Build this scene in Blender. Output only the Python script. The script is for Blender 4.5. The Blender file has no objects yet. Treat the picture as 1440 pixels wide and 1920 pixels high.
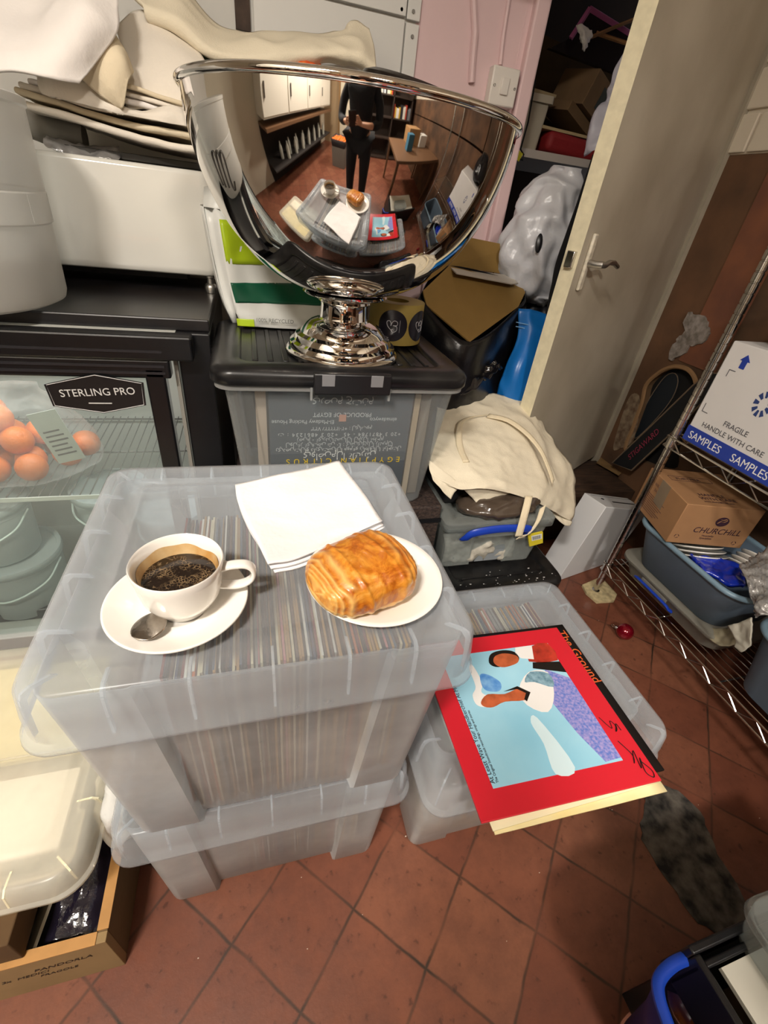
import bpy, bmesh, math, random
from mathutils import Vector, Matrix, noise
random.seed(7)
PI = math.pi
SC = bpy.context.scene
COL = SC.collection
# ---------------------------------------------------------------- camera
FPX = 840.0
def _basis():
    dn = Vector((-160, 1220, FPX)).normalized()
    y = (Vector((0, 0, 1)) - dn * dn.z).normalized()
    x = y.cross(-dn)
    a = math.radians(-18.6); c, s = math.cos(a), math.sin(a)
    X = x * c - y * s; Y = x * s + y * c; Z = -dn
    return Matrix((X, Y, Z))          # rows: world axes written in camera axes (x right, y down, z forward)
RB = _basis()
EYE = Vector((0, 0, 1.19))
cd = bpy.data.cameras.new('camera'); cam = bpy.data.objects.new('camera', cd); COL.objects.link(cam)
cd.sensor_fit = 'HORIZONTAL'; cd.sensor_width = 36; cd.lens = FPX / 1440 * 36
cd.clip_start = 0.01; cd.clip_end = 50
_m = Matrix(((RB[0][0], -RB[0][1], -RB[0][2]), (RB[1][0], -RB[1][1], -RB[1][2]), (RB[2][0], -RB[2][1], -RB[2][2])))
cam.matrix_world = Matrix.Translation(EYE) @ _m.to_4x4()
SC.camera = cam
VIEW = RB @ Vector((0, 0, 1))
def _ray(px, py): return RB @ Vector((px - 720, py - 960, FPX))
def PZ(px, py, z): r = _ray(px, py); return EYE + r * ((z - EYE.z) / r.z)
def PY(px, py, y): r = _ray(px, py); return EYE + r * (y / r.y)
def PX(px, py, x): r = _ray(px, py); return EYE + r * (x / r.x)
# ---------------------------------------------------------------- world, lights, exposure
w = bpy.data.worlds.new('world'); SC.world = w; w.use_nodes = True
w.node_tree.nodes['Background'].inputs[0].default_value = (0.9, 0.92, 1, 1)
w.node_tree.nodes['Background'].inputs[1].default_value = 0.25
def area(name, loc, size, power, col=(1, 0.93, 0.84), rot=(0, 0, 0)):
    l = bpy.data.lights.new(name, 'AREA'); l.shape = 'RECTANGLE'; l.size, l.size_y = size; l.energy = power; l.color = col
    o = bpy.data.objects.new(name, l); o.location = loc; o.rotation_euler = rot; COL.objects.link(o); return o
area('ceiling_key_fill_light', (-0.75, -0.60, 2.41), (0.34, 0.2), 54)
area('ceiling_key_fill_light', (0.35, -1.5, 2.41), (0.34, 0.2), 46)  # second lamp added as overall fill for the fronts, door and closet
SC.view_settings.view_transform = 'Standard'; SC.view_settings.look = 'None'
SC.view_settings.gamma = 1; SC.view_settings.use_curve_mapping = False
SC.view_settings.exposure = 0.2
try:
    SC.cycles.transparent_max_bounces = 32; SC.cycles.max_bounces = 12
    SC.cycles.transmission_bounces = 10
except Exception: pass
# ---------------------------------------------------------------- materials
def s2l(c):
    if isinstance(c, str): c = tuple(int(c[i:i+2], 16) / 255 for i in (0, 2, 4))
    return tuple(x / 12.92 if x <= 0.04045 else ((x + 0.055) / 1.055) ** 2.4 for x in c) + (1,)
MC = {}
def M(name, col='ffffff', rough=0.5, metal=0.0, spec=0.5, noise_amt=0, nscale=20, col2=None, bump=0, bscale=60, emit=0, sss=0, coat=0, stretch=None):
    if name in MC: return MC[name]
    m = bpy.data.materials.new(name); m.use_nodes = True; nt = m.node_tree; b = nt.nodes['Principled BSDF']
    b.inputs['Base Color'].default_value = s2l(col); b.inputs['Roughness'].default_value = rough
    b.inputs['Metallic'].default_value = metal; b.inputs['Specular IOR Level'].default_value = spec
    b.inputs['Coat Weight'].default_value = coat
    if sss: b.inputs['Subsurface Weight'].default_value = sss; b.inputs['Subsurface Radius'].default_value = (.01, .008, .006)
    if emit: b.inputs['Emission Color'].default_value = s2l(col); b.inputs['Emission Strength'].default_value = emit
    tc = nt.nodes.new('ShaderNodeTexCoord'); mp = nt.nodes.new('ShaderNodeMapping'); nt.links.new(tc.outputs['Object'], mp.inputs[0])
    if stretch: mp.inputs['Scale'].default_value = stretch
    if noise_amt or col2:
        n = nt.nodes.new('ShaderNodeTexNoise'); n.inputs['Scale'].default_value = nscale; n.inputs['Detail'].default_value = 6
        nt.links.new(mp.outputs[0], n.inputs['Vector'])
        r = nt.nodes.new('ShaderNodeMapRange'); r.inputs[1].default_value = .35; r.inputs[2].default_value = .65
        nt.links.new(n.outputs['Fac'], r.inputs[0])
        mx = nt.nodes.new('ShaderNodeMix'); mx.data_type = 'RGBA'; nt.links.new(r.outputs[0], mx.inputs['Factor'])
        c1 = s2l(col); c2 = s2l(col2) if col2 else tuple(x * (1 - noise_amt) for x in c1[:3]) + (1,)
        mx.inputs[6].default_value = c1; mx.inputs[7].default_value = c2
        nt.links.new(mx.outputs[2], b.inputs['Base Color'])
    if bump:
        n2 = nt.nodes.new('ShaderNodeTexNoise'); n2.inputs['Scale'].default_value = bscale; n2.inputs['Detail'].default_value = 5
        nt.links.new(mp.outputs[0], n2.inputs['Vector'])
        bp = nt.nodes.new('ShaderNodeBump'); bp.inputs['Strength'].default_value = bump; bp.inputs['Distance'].default_value = .004
        nt.links.new(n2.outputs['Fac'], bp.inputs['Height']); nt.links.new(bp.outputs[0], b.inputs['Normal'])
    MC[name] = m; return m
def plastic(name, col, opacity, rough=0.25, tint='f4f8fb', noise_s=0, bump=0, spec=.5):
    """clouded see-through plastic: part of the light passes straight, part is scattered"""
    if name in MC: return MC[name]
    m = M(name, col, rough, spec=spec, bump=bump, bscale=12); nt = m.node_tree; b = nt.nodes['Principled BSDF']; out = nt.nodes['Material Output']
    t = nt.nodes.new('ShaderNodeBsdfTransparent'); t.inputs[0].default_value = s2l(tint)
    tr = nt.nodes.new('ShaderNodeBsdfTranslucent'); tr.inputs[0].default_value = s2l(col)
    a = nt.nodes.new('ShaderNodeMixShader'); a.inputs[0].default_value = .35; nt.links.new(b.outputs[0], a.inputs[1]); nt.links.new(tr.outputs[0], a.inputs[2])
    mx = nt.nodes.new('ShaderNodeMixShader'); nt.links.new(t.outputs[0], mx.inputs[1]); nt.links.new(a.outputs[0], mx.inputs[2])
    fr = nt.nodes.new('ShaderNodeLayerWeight'); fr.inputs[0].default_value = .25
    ma = nt.nodes.new('ShaderNodeMath'); ma.operation = 'MULTIPLY_ADD'; ma.inputs[1].default_value = .38; ma.inputs[2].default_value = opacity; ma.use_clamp = True
    nt.links.new(fr.outputs['Facing'], ma.inputs[0])
    if noise_s:
        tc = nt.nodes.new('ShaderNodeTexCoord'); n = nt.nodes.new('ShaderNodeTexNoise'); n.inputs['Scale'].default_value = noise_s; n.inputs['Detail'].default_value = 4
        nt.links.new(tc.outputs['Object'], n.inputs['Vector'])
        m2 = nt.nodes.new('ShaderNodeMath'); m2.operation = 'MULTIPLY_ADD'; m2.inputs[1].default_value = .5; nt.links.new(n.outputs['Fac'], m2.inputs[0]); nt.links.new(ma.outputs[0], m2.inputs[2])
        m3 = nt.nodes.new('ShaderNodeMath'); m3.operation = 'SUBTRACT'; m3.inputs[1].default_value = .25; m3.use_clamp = True; nt.links.new(m2.outputs[0], m3.inputs[0]); nt.links.new(m3.outputs[0], mx.inputs[0])
    else: nt.links.new(ma.outputs[0], mx.inputs[0])
    nt.links.new(mx.outputs[0], out.inputs[0]); return m
STEEL = M('mirror_steel', 'e9e6e2', .035, 1)
CHROME = M('chrome', 'c9c7c4', .16, 1)
ALU = M('brushed_steel', 'bcbab6', .3, 1)
CLEAR = plastic('clouded_box_plastic', 'f4f2f0', .24, .22, noise_s=7)
LIDP = plastic('clouded_lid_plastic', 'f4f5f8', .12, .2)
RIBP = plastic('clouded_rib_plastic', 'f8f9fa', .26, .2)
CLR2 = plastic('clear_box_plastic', 'd9d9d6', .1, .1)
CREAMP = plastic('yellowed_plastic', 'fbf9f0', .32, .25, 'fefcf6', noise_s=5)
BLACK = M('black_plastic', '17171a', .35)
DUSTB = M('dusty_black_plastic', '101012', .3, spec=.35, col2='232222', nscale=14)
WCER = M('white_ceramic', 'f3f0ea', .12, coat=.6)
WPAP = M('white_paper', 'f5f3f3', .8, bump=.15, bscale=40)
KRAFT = M('kraft_cardboard', 'a5804f', .85, noise_amt=.08)
BIN = M('black_bin_bag', '0c0c11', .28, bump=.8, bscale=14)
CANVAS = M('cream_canvas', 'e4dac3', .9, bump=.25, bscale=300)
# ---------------------------------------------------------------- mesh helpers
class MB:
    def __init__(s): s.v = []; s.f = []; s.mi = []; s.mats = []
    def m(s, mat):
        if mat not in s.mats: s.mats.append(mat)
        return s.mats.index(mat)
    def add(s, vs, fs, mat=None):
        k = len(s.v); s.v += [tuple(v) for v in vs]; s.f += [tuple(i + k for i in f) for f in fs]
        s.mi += [s.m(mat) if mat else 0] * len(fs); return s
    def box(s, x0, x1, y0, y1, z0, z1, mat=None, mtx=None):
        vs = [Vector(p) for p in ((x0,y0,z0),(x1,y0,z0),(x1,y1,z0),(x0,y1,z0),(x0,y0,z1),(x1,y0,z1),(x1,y1,z1),(x0,y1,z1))]
        if mtx: vs = [mtx @ v for v in vs]
        return s.add(vs, [(0,3,2,1),(4,5,6,7),(0,1,5,4),(1,2,6,5),(2,3,7,6),(3,0,4,7)], mat)
    def quad(s, pts, mat=None): return s.add(pts, [tuple(range(len(pts)))], mat)
    def prism(s, pts, off, mat=None):
        """a flat outline given a real thickness along off"""
        n = len(pts); off = Vector(off); P = [Vector(p) for p in pts]
        return s.add(P + [p + off for p in P], [tuple(range(n))[::-1], tuple(range(n, 2*n))] + [(i, (i+1) % n, n + (i+1) % n, n + i) for i in range(n)], mat)
    def rings(s, R, cap0=False, cap1=False, mat=None, closed=True):
        n = len(R[0]); vs = [v for r in R for v in r]; fs = []
        for i in range(len(R) - 1):
            for j in range(n if closed else n - 1):
                a = i*n + j; b = i*n + (j+1) % n
                fs.append((a, b, b + n, a + n))
        if cap0: fs.append(tuple(range(n))[::-1])
        if cap1: fs.append(tuple((len(R)-1)*n + j for j in range(n)))
        return s.add(vs, fs, mat)
    def lathe(s, prof, c=(0,0,0), n=48, mat=None, cap0=False, cap1=False, mtx=None):
        c = Vector(c); R = []
        for r, z in prof:
            ring = [Vector((r*math.cos(2*PI*k/n), r*math.sin(2*PI*k/n), z)) for k in range(n)]
            R.append([(mtx @ p if mtx else p) + c for p in ring])
        return s.rings(R, cap0, cap1, mat)
    def tube(s, pts, r, n=8, mat=None, closed=False, flat=1.0, up=None):
        P = [Vector(p) for p in pts]; R = []; N = len(P); prev = Vector(up) if up else None
        for i, p in enumerate(P):
            if closed: t = (P[(i+1) % N] - P[i-1]).normalized()
            else: t = (P[min(i+1, N-1)] - P[max(i-1, 0)]).normalized()
            if prev is None: prev = Vector((0,0,1)) if abs(t.z) < .9 else Vector((1,0,0))
            a = (prev - t * prev.dot(t))
            if a.length < 1e-5: a = t.orthogonal()
            a.normalize(); b = t.cross(a); prev = a if not up else Vector(up)
            rr = r[i] if isinstance(r, (list, tuple)) else r
            R.append([p + a * (math.cos(2*PI*k/n) * rr * flat) + b * (math.sin(2*PI*k/n) * rr) for k in range(n)])
        if closed: R.append(R[0])
        return s.rings(R, not closed, not closed, mat)
    def build(s, name, mat=None, parent=None, smooth=True, bevel=0, solid=0, sub=0, angle=35, loc=None, off=0, segs=2):
        me = bpy.data.meshes.new(name)
        o = Vector(loc) if loc else Vector((0,0,0))
        me.from_pydata([tuple(Vector(v) - o) for v in s.v], [], s.f)
        if s.mats and any(s.mats):
            for m_ in s.mats: me.materials.append(m_)
            for p, i in zip(me.polygons, s.mi): p.material_index = i
        elif mat: me.materials.append(mat)
        bm = bmesh.new(); bm.from_mesh(me); bmesh.ops.remove_doubles(bm, verts=bm.verts, dist=1e-6)
        bmesh.ops.recalc_face_normals(bm, faces=bm.faces); bm.to_mesh(me); bm.free()
        if smooth: me.shade_smooth(); me.set_sharp_from_angle(angle=math.radians(angle))
        ob = bpy.data.objects.new(name, me); COL.objects.link(ob)
        if parent is not None: ob.parent = parent; ob.location = o - wloc(parent)
        else: ob.location = o
        if solid: q = ob.modifiers.new('solid', 'SOLIDIFY'); q.thickness = solid; q.offset = off
        if bevel: q = ob.modifiers.new('bevel', 'BEVEL'); q.width = bevel; q.segments = segs; q.limit_method = 'ANGLE'; q.angle_limit = math.radians(40)
        if sub: q = ob.modifiers.new('sub', 'SUBSURF'); q.levels = sub; q.render_levels = sub
        return ob
def wloc(o):
    p = Vector(o.location)
    while o.parent is not None: o = o.parent; p += Vector(o.location)
    return p
def tag(o, label, cat, group=None):
    o['label'] = label; o['category'] = cat
    if group: o['group'] = group
    return o
def thing(name, label, cat, loc=(0,0,0), group=None):
    o = bpy.data.objects.new(name, None); o.empty_display_size = .05; COL.objects.link(o); o.location = loc
    return tag(o, label, cat, group)
def structure(o): o['kind'] = 'structure'; return o
def dup(root, dloc, label=None, group=None, rotz=0):
    r = root.copy(); COL.objects.link(r); r.location = Vector(root.location) + Vector(dloc); r.rotation_euler.z += rotz
    if label: r['label'] = label
    if group: r['group'] = group
    for ch in list(root.children):
        c = ch.copy(); COL.objects.link(c); c.parent = r
        for g in ch.children: d = g.copy(); COL.objects.link(d); d.parent = c
    return r
def rr(x0, x1, y0, y1, r, z, n=6):
    P = []
    for cx, cy, a0 in ((x1-r, y0+r, -90), (x1-r, y1-r, 0), (x0+r, y1-r, 90), (x0+r, y0+r, 180)):
        for k in range(n+1):
            a = math.radians(a0 + 90*k/n); P.append(Vector((cx + r*math.cos(a), cy + r*math.sin(a), z)))
    return P
def rrn(x0, x1, y0, y1, r, z, col, dep, n=5):
    """rounded rectangle whose sides step inward between four corner columns"""
    P = []; d = dep
    def arc(cx, cy, a0): return [Vector((cx + r*math.cos(math.radians(a0 + 90*k/n)), cy + r*math.sin(math.radians(a0 + 90*k/n)), z)) for k in range(n+1)]
    P += [Vector((x1-col, y0+d, z)), Vector((x1-col+.004, y0, z))] + arc(x1-r, y0+r, -90) + [Vector((x1, y0+col-.004, z)), Vector((x1-d, y0+col, z))]
    P += [Vector((x1-d, y1-col, z)), Vector((x1, y1-col+.004, z))] + arc(x1-r, y1-r, 0) + [Vector((x1-col+.004, y1, z)), Vector((x1-col, y1-d, z))]
    P += [Vector((x0+col, y1-d, z)), Vector((x0+col-.004, y1, z))] + arc(x0+r, y1-r, 90) + [Vector((x0, y1-col+.004, z)), Vector((x0+d, y1-col, z))]
    P += [Vector((x0+d, y0+col, z)), Vector((x0, y0+col-.004, z))] + arc(x0+r, y0+r, 180) + [Vector((x0+col-.004, y0, z)), Vector((x0+col, y0+d, z))]
    return P
def cr(p0, p1, p2, p3, t):
    return ((p1*2) + (p2-p0)*t + (p0*2 - p1*5 + p2*4 - p3)*(t*t) + (p1*3 - p0 - p2*3 + p3)*(t*t*t)) * .5
def spline(P, n, closed=False):
    P = [Vector(p) for p in P]; out = []; N = len(P)
    if closed:
        for i in range(N):
            for k in range(n): out.append(cr(P[i-1], P[i], P[(i+1) % N], P[(i+2) % N], k/n))
        return out
    for i in range(N-1):
        a = P[i-1] if i else P[0]*2 - P[1]; d = P[i+2] if i+2 < N else P[-1]*2 - P[-2]
        for k in range(n): out.append(cr(a, P[i], P[i+1], d, k/n))
    out.append(P[-1]); return out
def sheet(rows, n=10, wr=0, ws=12, seed=0, fine=0):
    """cloth or foil: smooth surface through a grid of points, creased along its normals"""
    G = [spline(r, n) for r in rows]
    cols = [spline([g[j] for g in G], n) for j in range(len(G[0]))]
    R = [[cols[j][i] for j in range(len(cols))] for i in range(len(cols[0]))]
    nu, nv = len(R), len(R[0]); out = []
    for i in range(nu):
        row = []
        for j in range(nv):
            p = R[i][j]
            if wr or fine:
                du = R[min(i+1, nu-1)][j] - R[max(i-1, 0)][j]; dv = R[i][min(j+1, nv-1)] - R[i][max(j-1, 0)]
                nn = du.cross(dv)
                if nn.length > 1e-9: nn.normalize()
                q = p * ws + Vector((seed*3.1, seed*1.7, 0))
                h = (1 - abs(noise.noise(q)) * 2.2) * wr + noise.noise(q * .45) * wr * 1.6
                if fine: h += (1 - abs(noise.noise(q * 3.1)) * 2) * fine
                p = p + nn * h
            row.append(p)
        out.append(row)
    return out
def mesh_sheet(name, rows, mat, parent=None, n=10, wr=0, ws=12, seed=0, fine=0, solid=.0012, sub=0):
    b = MB(); b.rings(sheet(rows, n, wr, ws, seed, fine), closed=False)
    return b.build(name, mat, parent, solid=solid, angle=180, sub=sub)
def text(s, size, org, xd, yd, mat, parent, name='lettering', align='LEFT', ex=.0002, shear=0, sx=1.0, space=1.0, line=1.0, bend=None):
    c = bpy.data.curves.new(name, 'FONT'); c.body = s; c.size = size; c.extrude = ex; c.align_x = align; c.shear = shear; c.space_character = space; c.space_line = line; c.resolution_u = 4
    t_ = bpy.data.objects.new(name, c); COL.objects.link(t_)
    me = bpy.data.meshes.new_from_object(t_.evaluated_get(bpy.context.evaluated_depsgraph_get()))
    bpy.data.objects.remove(t_); bpy.data.curves.remove(c); me.name = name
    me.materials.clear(); me.materials.append(mat); o = bpy.data.objects.new(name, me); COL.objects.link(o)
    x = Vector(xd).normalized(); y = Vector(yd); y = (y - x * y.dot(x)).normalized(); z = x.cross(y)
    mw = Matrix(((x.x*sx, y.x, z.x, org[0]), (x.y*sx, y.y, z.y, org[1]), (x.z*sx, y.z, z.z, org[2]), (0,0,0,1)))
    if parent is not None:
        o.parent = parent; o.matrix_parent_inverse = Matrix.Identity(4); mw = Matrix.Translation(-wloc(parent)) @ mw
    o.matrix_basis = mw; return o
def bag(name, prof, mat, parent=None, amp=.012, ns=9, seed=0, n=56, m=40, solid=0, loc=None):
    """soft sack lofted through (centre x, y, z, radius x, radius y) rings with puckered folds"""
    P = spline([Vector((p[0], p[1], p[2])) for p in prof], max(2, m // len(prof)))
    Q = spline([Vector((p[3], p[4], 0)) for p in prof], max(2, m // len(prof)))
    R = []
    for p, q in zip(P, Q):
        ring = []
        for k in range(n):
            a = 2*PI*k/n; d = Vector((math.cos(a), math.sin(a), 0)); v = p + Vector((d.x*abs(q.x), d.y*abs(q.y), 0))
            u = v * ns + Vector((seed, seed*2, 0)); u.z *= .5
            h = (1 - 2.2*abs(noise.noise(u))) * amp + noise.noise(u * 2.7) * amp * .7
            ring.append(v + d * h + Vector((0, 0, noise.noise(u*1.3) * amp * .8)))
        R.append(ring)
    b = MB(); b.rings(R, True, True); return b.build(name, mat, parent, angle=180, solid=solid, loc=loc)
# ================================================================ THE ROOM
TS = .168
def floor_mat():
    m = M('terracotta_tiles', '8a4a34', .42); nt = m.node_tree; b = nt.nodes['Principled BSDF']; N = nt.nodes.new; L = nt.links.new
    tc = N('ShaderNodeTexCoord')
    def vm(op, a, v=None):
        n = N('ShaderNodeVectorMath'); n.operation = op; L(a, n.inputs[0])
        if v is not None:
            if hasattr(v, 'links'): L(v, n.inputs[1])
            else: n.inputs[1].default_value = v
        return n.outputs[0]
    def mt(op, a, v=None, v2=None):
        n = N('ShaderNodeMath'); n.operation = op
        for i, q in enumerate((a, v, v2)):
            if q is None: continue
            if hasattr(q, 'links'): L(q, n.inputs[i])
            else: n.inputs[i].default_value = q
        return n.outputs[0]
    sh = vm('SUBTRACT', tc.outputs['Object'], (.138, .27, 0))
    nz = N('ShaderNodeTexNoise'); nz.inputs['Scale'].default_value = 9; nz.inputs['Detail'].default_value = 6; L(tc.outputs['Object'], nz.inputs['Vector'])
    nv = vm('MULTIPLY', vm('SUBTRACT', nz.outputs['Color'], (.5, .5, .5)), (.012, .012, 0)); sh = vm('ADD', sh, nv)
    mp = N('ShaderNodeMapping'); mp.inputs['Rotation'].default_value = (0, 0, math.radians(45)); mp.inputs['Scale'].default_value = (1/TS, 1/TS, 0); L(sh, mp.inputs[0])
    fl = vm('FLOOR', mp.outputs[0]); fr = vm('FRACTION', mp.outputs[0])
    sp = N('ShaderNodeSeparateXYZ'); L(fr, sp.inputs[0])
    dx = mt('MINIMUM', sp.outputs[0], mt('SUBTRACT', 1, sp.outputs[0])); dy = mt('MINIMUM', sp.outputs[1], mt('SUBTRACT', 1, sp.outputs[1]))
    d = mt('MINIMUM', dx, dy)
    wn = N('ShaderNodeTexWhiteNoise'); wn.noise_dimensions = '2D'; L(fl, wn.inputs['Vector'])
    r = N('ShaderNodeValToRGB'); L(wn.outputs['Value'], r.inputs[0])
    r.color_ramp.elements[0].color = s2l('744433'); r.color_ramp.elements[1].color = s2l('865540')
    e = r.color_ramp.elements.new(.5); e.color = s2l('7d4b38')
    n1 = N('ShaderNodeTexNoise'); n1.inputs['Scale'].default_value = 14; n1.inputs['Detail'].default_value = 9; n1.inputs['Roughness'].default_value = .7; L(tc.outputs['Object'], n1.inputs['Vector'])
    mr = N('ShaderNodeMapRange'); mr.inputs[1].default_value = .4; mr.inputs[2].default_value = .75; L(n1.outputs['Fac'], mr.inputs[0])
    mx = N('ShaderNodeMix'); mx.data_type = 'RGBA'; L(mt('MULTIPLY', mr.outputs[0], .55), mx.inputs['Factor']); L(r.outputs[0], mx.inputs[6]); mx.inputs[7].default_value = s2l('4d2a1f')
    n2 = N('ShaderNodeTexNoise'); n2.inputs['Scale'].default_value = 55; n2.inputs['Detail'].default_value = 5; L(tc.outputs['Object'], n2.inputs['Vector'])
    m2 = N('ShaderNodeMapRange'); m2.inputs[1].default_value = .62; m2.inputs[2].default_value = .72; L(n2.outputs['Fac'], m2.inputs[0])
    mx2 = N('ShaderNodeMix'); mx2.data_type = 'RGBA'; L(mt('MULTIPLY', m2.outputs[0], .6), mx2.inputs['Factor']); L(mx.outputs[2], mx2.inputs[6]); mx2.inputs[7].default_value = s2l('3c2019')
    g = N('ShaderNodeMapRange'); g.inputs[1].default_value = .006; g.inputs[2].default_value = .024; g.inputs[3].default_value = 1; g.inputs[4].default_value = 0; L(d, g.inputs[0])
    gn = mt('MULTIPLY', g.outputs[0], mt('MULTIPLY_ADD', nz.outputs['Fac'], 2.2, -.45))
    mx3 = N('ShaderNodeMix'); mx3.data_type = 'RGBA'; mx3.clamp_factor = True; L(gn, mx3.inputs['Factor']); L(mx2.outputs[2], mx3.inputs[6]); mx3.inputs[7].default_value = s2l('3a2c23')
    L(mx3.outputs[2], b.inputs['Base Color'])
    bp = N('ShaderNodeBump'); bp.inputs['Strength'].default_value = .45; bp.inputs['Distance'].default_value = .002
    L(mt('MULTIPLY', n1.outputs['Fac'], .9), bp.inputs['Height']); L(bp.outputs[0], b.inputs['Normal'])
    L(mt('MULTIPLY_ADD', n1.outputs['Fac'], .35, .22), b.inputs['Roughness'])
    return m
fl = MB().quad([(-1.7,-2.4,0),(1.75,-2.4,0),(1.75,2.5,0),(-1.7,2.5,0)]).build('floor', floor_mat(), smooth=False); structure(fl)
# broken tile patch with grey mortar
MORT = M('crumbled_mortar', '1e1d1c', .85, col2='6e675e', nscale=25, bump=1, bscale=40)
pp = [PZ(*p, 0) for p in ((1214,1474),(1262,1480),(1310,1520),(1345,1600),(1400,1700),(1390,1770),(1310,1730),(1255,1655),(1205,1575),(1208,1510))]
pp = spline([(p.x, p.y, .0006) for p in pp], 5, True)
pp = [p + Vector((noise.noise(p*40), noise.noise(p*40 + Vector((5,5,5))), 0)) * .008 for p in pp]
structure(MB().prism(pp, (0,0,.0012)).build('mortar_patch', MORT, fl, smooth=False))
WPINK = M('pink_painted_plaster', 'dcbfc0', .55, noise_amt=.06, nscale=5, bump=.25, bscale=25)
WGREY = M('grey_white_board', 'c6c4be', .5, noise_amt=.04, nscale=6, bump=.08, bscale=90)
BROWNW = M('brown_hardboard', '6a4a32', .75, col2='453121', nscale=4, bump=.4, bscale=20)
CREAMW = M('cream_wall_paint', 'd9d0bc', .7, noise_amt=.05, nscale=3)
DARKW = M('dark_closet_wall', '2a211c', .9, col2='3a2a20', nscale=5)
b = MB(); b.box(-1.7, .48, 1.70, 1.76, 0, 2.5); structure(b.build('wall_back_left', WGREY, smooth=False))
b = MB(); b.box(.48, .855, 1.70, 1.79, 0, 2.5); structure(b.build('wall_back', WPINK, smooth=False))
structure(MB().box(.855, 1.72, 1.70, 1.79, 2.02, 2.5).build('wall_back_top', WPINK, smooth=False))
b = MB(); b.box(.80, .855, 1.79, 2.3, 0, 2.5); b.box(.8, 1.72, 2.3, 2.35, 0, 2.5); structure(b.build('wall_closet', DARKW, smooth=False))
structure(MB().box(-1.75, -1.7, -2.4, 1.76, 0, 2.5).build('wall_left', CREAMW, smooth=False))
structure(MB().box(-1.75, 1.8, -2.45, -2.4, 0, 2.5).build('wall_front', M('tan_wall', 'a58d6c', .8), smooth=False))
structure(MB().box(-1.75, 1.8, -2.45, 2.4, 2.5, 2.55).build('ceiling', M('ceiling_paint', 'e4dfd4', .9), smooth=False))
# right wall with the ragged hole near the floor
XR = 1.66
hole = [PX(*p, XR) for p in ((1178,850),(1190,800),(1206,755),(1214,722),(1236,700),(1262,688),(1290,692),(1306,712),(1306,745),(1292,790),(1275,840),(1262,880))]
hole = spline(hole, 4, True); hole = [Vector((XR, p.y, max(p.z, .06))) for p in hole]
hc = sum(hole, Vector()) / len(hole)
out_ = []
for p in hole:
    d = p - hc; t = min(((1.69 if d.y > 0 else .75) - hc.y) / d.y if abs(d.y) > 1e-6 else 9, ((1.15 if d.z > 0 else 0) - hc.z) / d.z if abs(d.z) > 1e-6 else 9); out_.append(hc + d * t)
b = MB(); b.rings([out_, hole], mat=BROWNW); b.rings([hole, [p + Vector((.05,0,0)) for p in hole]], mat=M('hole_edge', '6a5138', .9))
b.box(XR, XR+.02, -2.4, .76, 0, 1.16, BROWNW)
b.box(XR, XR+.02, .74, 1.7, 1.14, 1.46, BROWNW); b.box(XR, XR+.02, -2.4, .76, 1.14, 1.46, BROWNW)
for cy, cz in ((1.69, 0), (1.69, 1.15), (.75, 1.15), (.75, 0)): pass
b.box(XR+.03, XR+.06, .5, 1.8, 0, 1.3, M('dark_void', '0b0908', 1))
structure(b.build('wall_right', BROWNW, smooth=False))
brk = M('white_painted_brick', 'cfc5b4', .6, bump=.5, bscale=18)
b = MB()
for i in range(9):
    for j in range(18):
        y = -2.4 + j*.235 + (.117 if i % 2 else 0); z = 1.465 + i*.115
        b.box(XR-.012, XR+.02, y, min(y+.224, 1.69), z, z+.104)
b.box(XR, XR+.02, -2.4, 1.69, 1.46, 2.5); structure(b.build('wall_right_brick', brk, smooth=False, bevel=.004))
structure(MB().box(XR-.006, XR, 1.30, 1.47, .80, 1.5).build('trim_9', M('rust_paint_strip', '7b4c34', .75, col2='674030', nscale=8), smooth=False))
b = MB(); b.tube([p + Vector((-.006, 0, 0)) for p in hole[:34]], .009, 6); structure(b.build('trim_1', M('rough_wood_edge', '8a6a48', .8, bump=.5), smooth=True))
pl = [PX(*p, XR-.004) for p in ((1288,592),(1302,588),(1322,590),(1330,612),(1334,626),(1312,648),(1296,650),(1280,668),(1258,672),(1270,640),(1284,618))]
pl = spline(pl, 4, True); pl = [p + Vector((0, noise.noise(p*60), noise.noise(p*60+Vector((3,1,2)))))*.012 for p in pl]
structure(MB().prism([Vector((XR-.013, p.y, p.z)) for p in pl], (.008,0,0)).build('trim_2', M('bare_plaster', '98908a', .9, col2='6e665e', nscale=40, bump=1), smooth=False))
pl = [PX(*p, XR-.004) for p in ((1180,745),(1197,742),(1196,785),(1183,830),(1165,840),(1150,842),(1160,800))]
structure(MB().prism([Vector((XR-.005, p.y, p.z)) for p in spline(pl, 4, True)], (.006,0,0)).build('trim_3', M('flaking_plaster', '8b7a63', .9, col2='5a4433', nscale=30, bump=1), smooth=False))
# boards and seams on the back wall, screws
SEAM = M('dark_seam', '2c2a28', .9)
b = MB(); b.box(.005, .042, 1.693, 1.702, 1.515, 2.3); structure(b.build('trim_4', M('dark_gap_wood', '2c211b', .8, col2='4a3a30', nscale=30), smooth=False))
b = MB(); b.box(.45, .487, 1.688, 1.70, 1.0, 1.598); b.box(.45, .487, 1.688, 1.70, 1.604, 2.3); b.box(.05, .446, 1.69, 1.70, 1.0, 1.602); b.box(.05, .446, 1.684, 1.70, 1.607, 2.3)
structure(b.build('trim_5', M('white_hinge_board', 'd3d2ce', .45, bump=.05), smooth=False, bevel=.0015))
b = MB()
for x, z in ((.433, 1.618), (.466, 1.62), (.47, 1.573)): b.lathe([(0,0),(.004,0),(.0045,-.002)], (x, 1.684, z), 14, mtx=Matrix.Rotation(-PI/2, 4, 'X').inverted())
structure(b.build('trim_6', M('screw_metal', '7d7a76', .4, .8)))
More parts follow.
